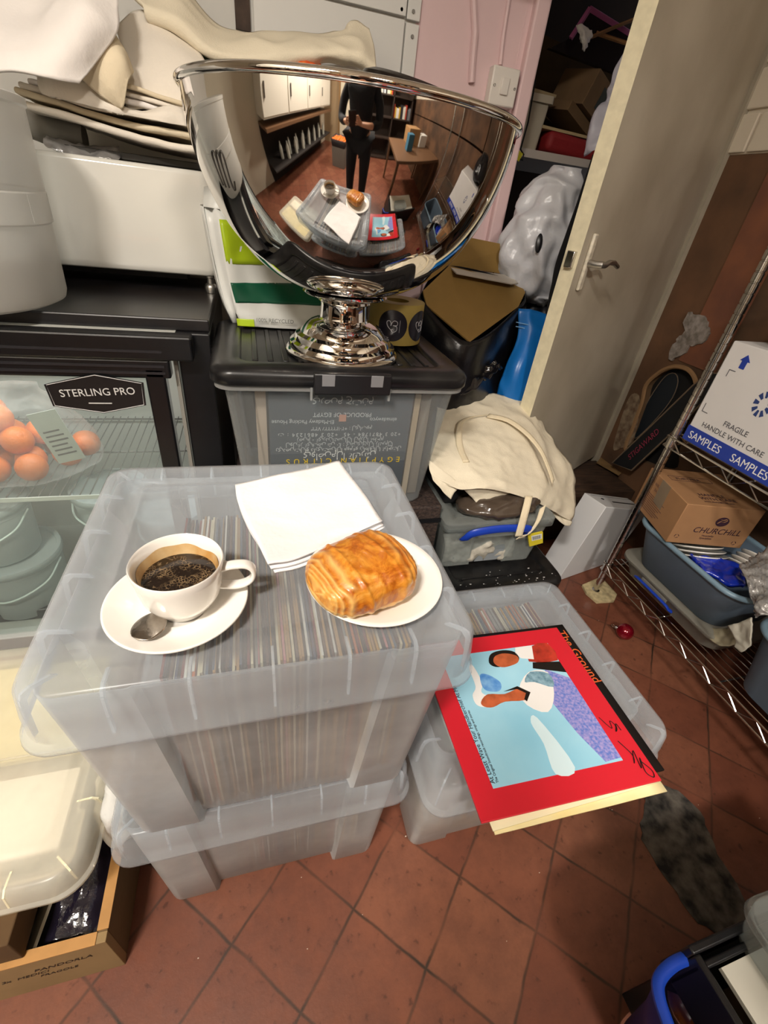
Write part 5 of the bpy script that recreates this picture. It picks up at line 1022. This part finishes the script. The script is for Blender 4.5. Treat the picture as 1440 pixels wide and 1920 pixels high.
text('Hospitality', .009, fo + un*.10 + Vector((0,0,-.111)), un, (0,0,1), CI, t); text('Specialists', .010, fo + un*.097 + Vector((0,0,-.121)), un, (0,0,1), CI, t)
el = [fo + un*(.137 + .021*math.cos(q)) + Vector((0,0,-.052 + .017*math.sin(q))) for q in [2*PI*k/28 for k in range(28)]]
lgm = MB().prism(el, fn*.0004).build('round_emblem', CI, t, smooth=False)
b = MB(); b.tube(spline([fo + fn*.0008 + un*(.137+x) + Vector((0,0,-.052+z)) for x, z in ((-.014,-.006),(-.006,.002),(.004,.0),(.012,.007),(.008,.011),(.0,.007),(-.008,.008))], 4), .0018, 5, flat=.3); b.build('emblem_curl', CK, lgm)
for cu, cv in ((.022,-.118),(.215,-.126)):
    for k in range(3):
        q0 = 2*PI*k/3; b = MB(); b.tube([fo + un*(cu + .0065*math.cos(q0+q)) + Vector((0,0,cv + .0065*math.sin(q0+q))) for q in (0,.5,1,1.5)], .0016, 5, flat=.3); b.build('recycling_mark', CI, t)
to = FLc + Vector((0,0,.0006))
text('HANDLE', .021, to + un*.07 + vn*.058, un, vn, CI, t, sx=1.05); text('WITH CARE', .021, to + un*.062 + vn*.036, un, vn, CI, t, sx=1.05); text('www.churchill1795.com', .010, to + un*.066 + vn*.022, un, vn, CI, t)
text('FURTHER', .018, to + un*.05 + vn*.155, un, vn, CI, t, sx=1.1)
b = MB(); b.tube([to + un*a + vn*c for a, c in ((.03,.147),(.17,.147),(.17,.176),(.03,.176))], .0006, 4, closed=True, up=(0,0,1)); b.build('print_frame', CI, t)
sd_ = lambda a, z: FLc + vn*a + Vector((0,0,z)) - un*.0006
text('WRAPPED', .014, sd_(.17,-.035), -vn, (0,0,1), M('faded_ink', '6e4f44', .7), t); text('BATCHED', .014, sd_(.16,-.052), -vn, (0,0,1), MC['faded_ink'], t)
for k in range(9): MB().prism([sd_(.19,-.068-k*.007), sd_(.19-.11+.012*(k % 3),-.068-k*.007), sd_(.19-.11+.012*(k % 3),-.0705-k*.007), sd_(.19,-.0705-k*.007)], -un*.0003).build('print_line', MC['faded_ink'], t, smooth=False)
MB().prism([sd_(.145,0), sd_(.095,0), sd_(.09,-.085), sd_(.14,-.08)], -un*.0005).build('tape', plastic('parcel_tape', 'c9b79f', .35, .15), t, smooth=False)
# skis / boards in the wall hole
t = thing('snow_board', 'long dark board with pink lettering leaning in front of the wall hole', 'board', (1.5, 1.35, .3))
bd = [PX(*p, 1.585) for p in ((1148,868),(1230,790),(1300,722),(1330,700),(1352,700),(1350,722),(1270,802),(1184,882))]
MB().prism(bd, (.012,0,0)).build('board_deck', M('midnight_board', '14181d', .4, noise_amt=.3), t, smooth=False, bevel=.002)
b = MB(); b.tube(bd, .0035, 5, closed=True); b.build('board_edge', M('board_edge_tan', '6b5b4a', .6), t)
xa = bd[7].lerp(bd[0], .35).lerp(bd[5].lerp(bd[2], .35), .1); xb = bd[6].lerp(bd[1], .4)
dv_ = (bd[2]-bd[0]).normalized(); text('STIGAWARD', .034, bd[7].lerp(bd[0], .45) + dv_*.05 + Vector((-.002,0,0)), dv_, Vector((-1,0,0)).cross(dv_), M('faded_pink_ink', '8a2f45', .6), t, sx=.95, shear=.15)
t = thing('snow_board', 'dark board with a rounded tip standing inside the wall hole', 'board', (1.67, 1.4, .4))
bd = [PX(*p, XR+.022) for p in ((1190,820),(1204,775),(1226,735),(1248,706),(1266,700),(1272,716),(1262,745),(1240,775),(1205,812))]; bd = spline(bd, 3, True)
MB().prism(bd, (.006,0,0)).build('board_deck', M('blue_black_board', '1b2229', .4), t, smooth=False)
b = MB(); b.tube([p + Vector((-.002,0,0)) for p in bd], .002, 5, closed=True); b.build('board_edge', MC['board_edge_tan'], t)
# bauble, folded card under the rack foot
t = thing('christmas_bauble', 'dark red shiny bauble lying on the tiles beside the wire rack', 'bauble', (1.225, .795, .0))
cB = Vector((1.228, .797, .0295)); RD = M('red_bauble', '8f0a22', .12, .55, coat=1)
MB().lathe([(.029*math.sin(PI*k/24), -.029*math.cos(PI*k/24)) for k in range(25)], cB, 40).build('ball', RD, t, angle=180)
b = MB(); ax_ = Vector((-.72,.62,.12)).normalized(); rm = ax_.to_track_quat('Z','Y').to_matrix().to_4x4(); b.lathe([(.0,.036),(.006,.036),(.006,.027)], cB, 16, mtx=rm); b.build('cap', CHROME, t, angle=30)
b = MB(); b.tube([cB + ax_*.042 + rm @ Vector((.006*math.cos(q), 0, .006*math.sin(q))) for q in [2*PI*k/16 for k in range(16)]], .0008, 5, closed=True); b.build('hanging_loop', CHROME, t)
fc = [PZ(*p, .001) for p in ((1090,1100),(1125,1085),(1155,1118),(1150,1130),(1118,1132),(1098,1115))]
o = MB().prism(fc, (0,0,.012)).build('folded_card', M('worn_buff_card', 'c9b78c', .85, noise_amt=.35, nscale=60), None, smooth=False, bevel=.001); tag(o, 'worn folded buff card wedged under the rack foot', 'card')
# ================================================================ LEFT FOREGROUND
t = thing('wooden_tray', 'wooden and card produce tray on the floor in the lower left corner', 'tray', (-.45, .45, 0))
PLY = M('plywood_edge', 'c08e52', .6, noise_amt=.15, nscale=30, stretch=(1,1,8)); DBR = M('brown_card_side', '6e5737', .8, noise_amt=.15)
MB().box(-.60,-.285,.285,.300,0,.15).build('front_wall', M('tray_card_face', '9a8058', .8, noise_amt=.1), t, smooth=False, bevel=.001)
MB().box(-.60,-.300,.284,.301,.15,.152).build('front_top_edge', PLY, t, smooth=False)
MB().box(-.300,-.285,.300,.62,0,.15).build('side_wall', DBR, t, smooth=False, bevel=.001); MB().box(-.301,-.284,.302,.62,.15,.152).build('side_top_edge', PLY, t, smooth=False)
MB().box(-.60,-.300,.605,.62,0,.15).build('back_wall', DBR, t, smooth=False); MB().box(-.615,-.60,.285,.62,0,.15).build('side_wall', DBR, t, smooth=False); MB().box(-.60,-.30,.300,.605,0,.006).build('tray_floor', DBR, t, smooth=False)
HI = M('handwriting_ink', '3a2a1b', .7)
text('PANDORLA', .016, (-.400,.2845,.098), (1,0,.0), (0,0,1), HI, t, shear=.3); text('3x  MEDICI', .014, (-.45,.2845,.082), (1,0,0), (0,0,1), HI, t, shear=.3); text('FRAGOLE', .013, (-.40,.2845,.066), (1,0,0), (0,0,1), HI, t, shear=.3)
o = mesh_sheet('dark_bottle_pack', [[(-.42,.31,.10),(-.38,.31,.11),(-.34,.31,.115),(-.305,.31,.10)],[(-.41,.40,.11),(-.37,.40,.12),(-.34,.40,.125),(-.305,.40,.11)],[(-.40,.50,.11),(-.37,.50,.12),(-.34,.50,.125),(-.305,.50,.11)],[(-.40,.58,.10),(-.37,.58,.11),(-.34,.58,.115),(-.305,.58,.10)]], M('plum_shrink_film', '1c1826', .12, spec=.9, bump=1, bscale=30), n=10, wr=.006, ws=30, seed=4); tag(o, 'dark shrink wrapped pack in the wooden tray', 'pack')
o = MB().prism([Vector(p) for p in ((-.425,.305,.09),(-.395,.305,.13),(-.36,.58,.14),(-.39,.58,.10))], (-.004,0,.003)).build('white_sheet', M('offwhite_sheet', 'b7ae9d', .7), None, smooth=False); tag(o, 'off white card sheet beside the dark pack in the tray', 'sheet')
t = thing('brown_box', 'brown cardboard box with folded flaps under the cream lid at the picture edge', 'box', (-.5, .4, .15))
MB().box(-.60,-.40,.292,.58,.153,.225).build('box_body', M('deep_brown_box', '5b4327', .85, noise_amt=.15), t, bevel=.002)
MB().box(-.60,-.432,.300,.57,.226,.232).build('box_flap', M('flap_tan', 'a58a5c', .8), t, smooth=False)
t = thing('cream_box', 'clear plastic box with a yellowed lid at the left picture edge beside the record boxes', 'storage box', (-.55, .58, .2))
b = MB(); b.rings([rrn(-.80+i, -.315-i, .345+i, .80-i, .03, .235 + .05*f, .09, .012) for f, i in ((0,.02),(1,.005))], True, False); b.build('box_body', CREAMP, t, solid=.002, angle=30)
R = [rr(-.815+i, -.298-i, .328+i, .818-i, max(.05-i*.4,.012), z, 8) for i, z in ((-.005,.250),(-.005,.254),(0,.257),(.004,.285),(.012,.292),(.03,.291),(.038,.286),(.055,.286),(.06,.290),(.068,.290))]
b = MB(); b.rings(R, False, True); lc = b.build('lid', CREAMP, t, solid=.0018, angle=50)
MB().box(-.79,-.325,.545,.549,.2925,.296).build('lid_ridge', CREAMP, lc, bevel=.001)
for x, y, dx, dy in ((-.40,.328,0,-1),(-.50,.328,0,-1),(-.60,.328,0,-1),(-.315,.345,.707,-.707),(-.298,.45,1,0),(-.298,.60,1,0),(-.298,.72,1,0)):
    tx, ty = -dy*.0014, dx*.0014; MB().prism([Vector((x+dx*p-tx, y+dy*p-ty, .292+q)) for p, q in ((-.036,-.002),(-.012,.0012),(-.003,-.005),(.001,-.034),(-.004,-.034),(-.007,-.01),(-.014,-.002))], (2*tx,2*ty,0)).build('lid_rib', M('yellow_rib', 'f6efd0', .4), lc, smooth=False)
tag(MB().box(-.78,-.35,.39,.52,.262,.272).build('white_sheets', WPAP, None, smooth=False), 'white sheets inside the front half of the yellowed plastic box', 'paper')
tag(MB().box(-.78,-.35,.555,.77,.258,.272).build('cream_sheets', M('cream_sheet', 'f0e6bb', .8), None, smooth=False), 'cream sheets inside the back half of the yellowed plastic box', 'paper')
o = bag('white_paper_bag', [(-.285,.50,.155,.025,.08),(-.285,.50,.20,.035,.09),(-.285,.50,.26,.03,.08),(-.285,.50,.275,.012,.05)], M('crumpled_white_bag', 'd5d4d0', .7, bump=.4), amp=.008, ns=22, seed=8); tag(o, 'crumpled white paper bag squeezed between the yellowed lid and the record boxes', 'bag')
# ================================================================ RIGHT FOREGROUND
t = thing('black_tray', 'black plastic tray corner at the lower right of the picture', 'tray', (.78, -.05, .28))
a1_, a2_ = PZ(1290,1772,.30), PZ(1400,1722,.30)
th_ = math.atan2(a2_.y-a1_.y, a2_.x-a1_.x); Mt = Matrix.Translation((a1_.x, a1_.y, 0)) @ Matrix.Rotation(th_, 4, 'Z')
def tb(x0,x1,y0,y1,z0,z1,nm,mt_,bv=.003): return MB().box(x0,x1,y0,y1,z0,z1,mtx=Mt).build(nm, mt_, t, bevel=bv)
tb(0,.5,-.012,0,.2,.30,'back_rim',BLACK); tb(0,.5,-.030,-.020,.2,.292,'back_inner_rim',BLACK); tb(0,.012,-.35,-.012,.2,.30,'side_rim',BLACK); tb(.012,.5,-.35,-.012,.2,.212,'tray_floor',BLACK)
tb(.012,.5,-.35,-.012,.0,.2,'tray_base',BLACK)
o = MB().box(.04,.45,-.33,-.034,.278,.286,mtx=Mt).build('white_board', M('white_sheet_board', 'd9d6c9', .5), None, smooth=False); tag(o, 'white board lying in the black tray at the lower right', 'board')
MB().box(.06,.44,-.32,-.055,.213,.277,mtx=Mt).build('board_backing', DBR, o, smooth=False)
t = thing('takeaway_tub', 'clear plastic tub on the white board in the lower right corner', 'tub', PZ(1440,1700,.3))
o1 = PZ(1390,1695,.36); x0, y1 = o1.x, o1.y
b = MB(); b.rings([rr(x0+i, x0+.20-i, y1-.16+i, y1-i, .03, z, 8) for i, z in ((.022,.273),(.018,.276),(.004,.352),(.003,.356))], True, False); b.build('tub_body', CB2, t, solid=.0015)
b = MB(); b.rings([rr(x0-.003+i, x0+.203-i, y1-.163+i, y1+.003-i, max(.034-i*.4,.012), z, 8) for i, z in ((0,.348),(0,.360),(.004,.364),(.018,.364),(.022,.356))], False, True); b.build('tub_lid', CB2, t, solid=.0012)
t = thing('blue_crate', 'blue plastic crate on the floor in the lower right corner under the black tray', 'crate', (.6, -.1, 0))
BLU = M('deep_blue_crate', '1c46b8', .35)
bp_ = [PZ(*p, .27) for p in ((1300,1792),(1262,1808),(1236,1836),(1236,1870),(1252,1920),(1275,1990))]
e1 = bp_[-1] + Vector((.1,-.1,0)); 
b = MB(); b.tube(spline(bp_, 6), .009, 10, flat=.9, up=(0,0,1)); b.build('crate_rim', BLU, t)
R = []
for f, z in ((0,.262),(.04,.15),(.07,.01)): R.append([Vector((p.x + f*.6, p.y - f*.4, z)) for p in spline(bp_, 5)])
b = MB(); b.rings(R, closed=False); b.build('crate_wall', M('navy_crate_wall', '232066', .4), t, solid=.003, angle=180)
q = PZ(1330,1870,.12)
o = MB().lathe([(0,-.045),(.02,-.042),(.04,-.025),(.048,0),(.043,.022),(.022,.036),(0,.04)], PZ(1310,1885,.16), 28).build('amber_jar', M('amber_glass', '6a3a10', .1, coat=1, spec=.8), None, angle=180); tag(o, 'shiny amber glass shape inside the blue crate', 'jar')
# ================================================================ CEILING LAMPS, THE SECOND ADDED AS FILL
EM = M('lamp_diffuser', 'fff1dc', .5, emit=6)
for x, y, lab in ((-.75,-.62,'ceiling lamp panel nearer to the sink'),(.35,-1.5,'unseen lamp panel added as fill at the far end of the room')):
    t = thing('ceiling_lamp', lab, 'ceiling lamp', (x, y, 2.5), 'ceiling lamps')
    MB().box(x-.30,x+.30,y-.15,y+.15,2.44,2.5).build('lamp_housing', M('lamp_white', 'e8e8e4', .4), t, bevel=.004)
    MB().box(x-.28,x+.28,y-.13,y+.13,2.43,2.44).build('diffuser', EM, t, smooth=False)
# ================================================================ THE ROOM BEHIND THE VIEWER (seen mirrored in the bowl)
CC = M('cream_cabinet', 'd8d2c4', .45); 
t = thing('tall_cabinet', 'cream wall cabinets mirrored in the left side of the bowl', 'cabinet', (-1.45, -.7, 0))
MB().box(-1.69,-1.25,-2.0,.35,1.0,2.35).build('cabinet_body', CC, t, smooth=False)
for k in range(4): 
    dr_ = MB().box(-1.25,-1.235,-1.98+k*.585,-1.98+k*.585+.57,1.02,2.33).build('cabinet_door', CC, t, bevel=.004); MB().box(-1.235,-1.22,-1.98+k*.585+.5,-1.98+k*.585+.52,1.2,1.35).build('handle', M('dark_handle', '3b3028', .4), dr_)
t = thing('low_shelf', 'dark low shelf of bottles mirrored in the left side of the bowl', 'shelf', (-1.45, -.7, 0))
MB().box(-1.69,-1.2,-2.0,.35,.88,.92).build('shelf_top', M('brown_counter', '6a4c34', .5), t, smooth=False); MB().box(-1.69,-1.67,-2.0,.35,0,.88).build('shelf_back', M('dark_back', '26201d', .8), t, smooth=False); MB().box(-1.67,-1.25,-2.0,.35,.38,.40).build('shelf_board', MC['dark_back'], t, smooth=False)
b0 = None; rn = random.Random(5)
for k in range(14):
    if b0 is None: b0 = MB().lathe([(0,0),(.036,0),(.038,.01),(.038,.15),(.03,.19),(.014,.215),(.014,.25),(0,.25)], (0,0,0), 18).build('bottle', M('pale_bottle', 'c9c9bd', .3)); o = b0
    else: o = b0.copy(); COL.objects.link(o)
    o.location = (-1.36 - .1*(k % 2), -1.7 + k*.13, .401); tag(o, 'pale bottle on the low shelf mirrored in the bowl', 'bottle', 'bottles on the low shelf')
t = thing('produce_crate', 'black crate of oranges mirrored in the middle of the bowl', 'crate', (-.62, -1.35, 0))
b = MB(); b.rings([rr(-.82+i,-.42-i,-1.52+i,-1.16-i,.02,z) for i, z in ((.02,.42),(0,.56))], True, False); b.build('crate_body', BLACK, t, solid=.004); MB().box(-.8,-.44,-1.5,-1.18,0,.42).build('crate_stool', M('grey_stool', '6f6a62', .7), t, bevel=.005)
rn = random.Random(9)
for k in range(30):
    o = orange0.copy(); COL.objects.link(o); o.location = (-.77 + .062*(k % 6) + rn.uniform(-.006,.006), -1.47 + .062*(k//6) + rn.uniform(-.006,.006), .515 + rn.uniform(-.008,.02)); o.rotation_euler = (rn.random()*3, rn.random()*3, 0); tag(o, 'orange in the black crate mirrored in the bowl', 'orange', 'oranges in the crate')
t = thing('door_2', 'pale door in the far wall behind the viewer', 'door', (-.7, -2.38, 0)); t['kind'] = 'structure'
MB().box(-1.0,-.25,-2.395,-2.35,0,2.05).build('door_panel', M('pale_door', 'cfc6b0', .5), t, smooth=False); MB().box(-1.06,-1.0,-2.4,-2.33,0,2.1).build('door_frame', M('brown_frame', '8a6a42', .5), t, smooth=False); MB().box(-.25,-.19,-2.4,-2.33,0,2.1).build('door_frame', M('brown_frame'), t, smooth=False)
t = thing('book_shelf', 'dark tall shelf mirrored in the upper right of the bowl', 'shelf', (.7, -2.2, 0))
DW = M('dark_shelf_wood', '2f231c', .6)
MB().box(.1,1.5,-2.39,-2.35,0,2.1).build('back_board', DW, t, smooth=False)
for z in (.02,.5,.95,1.4,1.85): MB().box(.1,1.5,-2.35,-2.05,z,z+.03).build('shelf_board', DW, t, smooth=False)
for x in (.1,.8,1.47): MB().box(x,x+.03,-2.35,-2.05,0,2.1).build('upright', DW, t, smooth=False)
rn = random.Random(3)
for k in range(26):
    h = rn.uniform(.2,.32); x = .15 + (k % 13)*.048 + (.7 if k > 12 else 0); c_ = rn.choice(('b33b2c','d9d2c0','3f6a8a','2b2b2f','c9a33c','7c7f84','e3e0da'))
    o = MB().box(x, x+.036, -2.3, -2.1, 1.43 if k < 13 else .98, (1.43 if k < 13 else .98) + h).build('book', M('book_' + c_, c_, .6), None, smooth=False); tag(o, 'book on the dark tall shelf mirrored in the bowl', 'book', 'books on the dark shelf')
t = thing('side_table', 'brown side table mirrored at the right of the bowl', 'table', (1.1, -.8, 0))
MB().box(.62,1.62,-1.25,-.33,.72,.76).build('table_top', M('brown_counter'), t, bevel=.003)
for x in (.66,1.58):
    for y in (-1.2,-.38): MB().box(x-.02,x+.02,y-.02,y+.02,0,.72).build('leg', M('brown_counter'), t, smooth=False)
for x, y, w_, h, c_, nm, lab in ((1.15,-1.05,.3,.25,'a07a50','carton','brown carton on the side table mirrored in the bowl'),(1.4,-.95,.2,.18,'d9d6cf','basket','white basket on the side table mirrored in the bowl'),(.95,-.7,.12,.22,'3a6f8a','tin','blue tin on the side table mirrored in the bowl')):
    tag(MB().box(x-w_/2,x+w_/2,y-w_/2,y+w_/2,.761,.761+h).build(nm, M(nm+'_col', c_, .6), None, bevel=.005), lab, nm)
# ---- the person holding the phone, behind the camera
def skin(name, V, E_, mat, parent=None, root=0, sub=2, loc=(0,0,0)):
    me = bpy.data.meshes.new(name); L0 = Vector(loc)
    me.from_pydata([tuple(Vector(v[0]) - L0) for v in V], E_, []); o = bpy.data.objects.new(name, me); COL.objects.link(o)
    if parent is not None: o.parent = parent; o.location = L0 - wloc(parent)
    else: o.location = L0
    q = o.modifiers.new('skin', 'SKIN'); q.use_smooth_shade = True
    if not me.skin_vertices: me.attributes.new  # layer appears with the modifier
    lay = me.skin_vertices[0].data
    for i, v in enumerate(V): r = v[1]; lay[i].radius = (r, r) if not isinstance(r, tuple) else r; lay[i].use_root = (i == root)
    s_ = o.modifiers.new('sub', 'SUBSURF'); s_.levels = sub; s_.render_levels = sub
    me.materials.append(mat); return o
SK = M('skin_tone', 'c99577', .5, sss=.1); DKC = M('dark_jumper', '14161d', .85, bump=.4, bscale=90); TRO = M('dark_trousers', '1a1c22', .85)
PX_, PY0 = .02, -.33
CZ = 1.19
# phone
ph = thing('phone', 'black phone held up in two hands, mirrored in the bowl', 'phone', (0, 0, CZ))
def CV(x, y, z): return EYE + RB @ Vector((x, y, z))   # camera axes: right, down, forward
b = MB(); b.add([CV(x, y, z) for z in (-.014, -.006) for x, y in ((-.062,-.012),(.014,-.012),(.014,.138),(-.062,.138))], [(0,3,2,1),(4,5,6,7),(0,1,5,4),(1,2,6,5),(2,3,7,6),(3,0,4,7)]); b.build('phone_body', M('phone_black', '101013', .2), ph, bevel=.002)
for cxp, cyp in ((-.03, 0),): b = MB(); b.tube([CV(cxp,cyp,-.006), CV(cxp,cyp,-.0035)], .007, 16); b.build('phone_lens', M('lens_glass', '1b2233', .08, coat=1), ph)
hl, hr_ = CV(-.072,.09,-.02), CV(.024,.09,-.02)
V = [((PX_,PY0,.98),.115),((PX_,PY0,1.12),.105),((PX_,PY0,1.28),.125),((PX_,PY0+.01,1.42),.09),((PX_,PY0+.015,1.48),.052),((PX_,PY0+.03,1.55),.062),((PX_,PY0+.045,1.63),.085),((PX_,PY0+.035,1.71),.07)]
E_ = [(0,1),(1,2),(2,3),(3,4),(4,5),(5,6),(6,7)]
V += [((PX_,PY0+.135,1.615),.010)]; E_ += [(6,8)]      # nose
for sx in (-1, 1):
    k = len(V); V += [((PX_+sx*.085,PY0+.02,1.62),.012)]; E_ += [(6,k)]   # ears
for sx, hnd in ((-1, hl), (1, hr_)):
    k = len(V); V += [((PX_+sx*.15,PY0,1.40),.055),((PX_+sx*.235,PY0+.02,1.24),.042),((PX_+sx*.24,PY0+.08,1.09),.038),((PX_+sx*.13,PY0+.22,1.10),.028),(hnd + Vector((sx*.035,-.06,-.03)),.021),(hnd + Vector((sx*.018,-.022,-.008)),(.03,.016))]
    E_ += [(3,k),(k,k+1),(k+1,k+2),(k+2,k+3),(k+3,k+4),(k+4,k+5)]; pm = k+5
    for f in range(4):   # fingers curl round the phone edge
        j = len(V); dz = Vector((0,0,.030 - .019*f)); ln = (1,1.08,1,.82)[f]
        V += [(hnd + dz + Vector((sx*.006,-.008,0)),.0085),(hnd + dz + Vector((-sx*.004*ln,.010,.0)),.008),(hnd + dz + Vector((-sx*.020*ln,.009,0)),.007)]
        E_ += [(pm,j),(j,j+1),(j+1,j+2)]
    j = len(V); V += [(hnd + Vector((sx*.004,-.03,-.02)),.011),(hnd + Vector((-sx*.016,-.034,.002)),.0095),(hnd + Vector((-sx*.028,-.036,.016)),.008)]; E_ += [(pm,j),(j,j+1),(j+1,j+2)]
for sx in (-1, 1):
    k = len(V); V += [((PX_+sx*.095,PY0,.90),.088),((PX_+sx*.105,PY0+.01,.50),.055),((PX_+sx*.11,PY0-.02,.09),.036),((PX_+sx*.12,PY0-.01,.045),.036),((PX_+sx*.14,PY0+.12,.032),.03)]; E_ += [(0,k),(k,k+1),(k+1,k+2),(k+2,k+3),(k+3,k+4)]
body = skin('person', V, E_, SK, sub=2, loc=(PX_, PY0, 0)); tag(body, 'person in dark clothes holding up a phone, mirrored in the steel bowl', 'person')
V2 = [((PX_,PY0,.88),.150),((PX_,PY0,1.10),.150),((PX_,PY0,1.27),.175),((PX_,PY0+.01,1.40),.125),((PX_,PY0+.012,1.465),.062)]; E2 = [(0,1),(1,2),(2,3),(3,4)]
for sx, hnd in ((-1, hl), (1, hr_)):
    k = len(V2); V2 += [((PX_+sx*.155,PY0,1.40),.068),((PX_+sx*.235,PY0+.02,1.24),.056),((PX_+sx*.24,PY0+.08,1.09),.050),((PX_+sx*.145,PY0+.205,1.10),.040)]; E2 += [(3,k),(k,k+1),(k+1,k+2),(k+2,k+3)]
skin('jumper', V2, E2, DKC, body, loc=(PX_, PY0, 0))
V3 = [((PX_,PY0,.98),.145)]; E3 = []
for sx in (-1, 1): k = len(V3); V3 += [((PX_+sx*.095,PY0,.90),.10),((PX_+sx*.105,PY0+.01,.50),.072),((PX_+sx*.11,PY0-.02,.10),.058)]; E3 += [(0,k),(k,k+1),(k+1,k+2)]
skin('trousers', V3, E3, TRO, body, loc=(PX_, PY0, 0))
for sx in (-1, 1): skin('shoe', [((PX_+sx*.12,PY0-.03,.05),.048),((PX_+sx*.13,PY0+.05,.045),.044),((PX_+sx*.145,PY0+.14,.036),.036)], [(0,1),(1,2)], BLACK, body, loc=(PX_, PY0, 0))
b = MB(); b.lathe([(.0,.105),(.05,.098),(.082,.07),(.096,.03),(.097,-.01),(.088,-.04)], (PX_, PY0+.025, 1.66), 28, mtx=Matrix.Rotation(.35, 4, 'X')); b.build('hair', M('dark_hair', '1d1410', .7, bump=1, bscale=120), body)
for sx in (-1, 1): MB().lathe([(.0095*math.sin(PI*k/10), -.0095*math.cos(PI*k/10)) for k in range(11)], (PX_+sx*.032, PY0+.122, 1.645), 14).build('eye', M('eye_white', 'e9e6e2', .2), body)
b = MB(); b.tube([(PX_-.025,PY0+.126,1.575),(PX_,PY0+.133,1.572),(PX_+.025,PY0+.126,1.575)], .005, 8); b.build('mouth', M('lip_tone', 'a5605a', .5), body)

rn = random.Random(31); b = MB()
for k in range(60):
    x = rn.uniform(-.25, 1.2); y = rn.uniform(.02, 1.0); r = rn.uniform(.0008, .0022)
    if rn.random() < .6: u_ = round((x - .138 + y - .27) / (TS*1.41421)); y = u_*TS*1.41421 - (x - .138) + .27
    if y < 0: continue
    b.box(x, x+r*1.6, y, y+r, .0003, .0003+r*.7)
o = b.build('floor_crumbs', M('pale_crumbs', 'cdbfae', .9), None, smooth=False); tag(o, 'tiny pale crumbs scattered along the joints of the terracotta floor', 'crumbs'); o['kind'] = 'stuff'
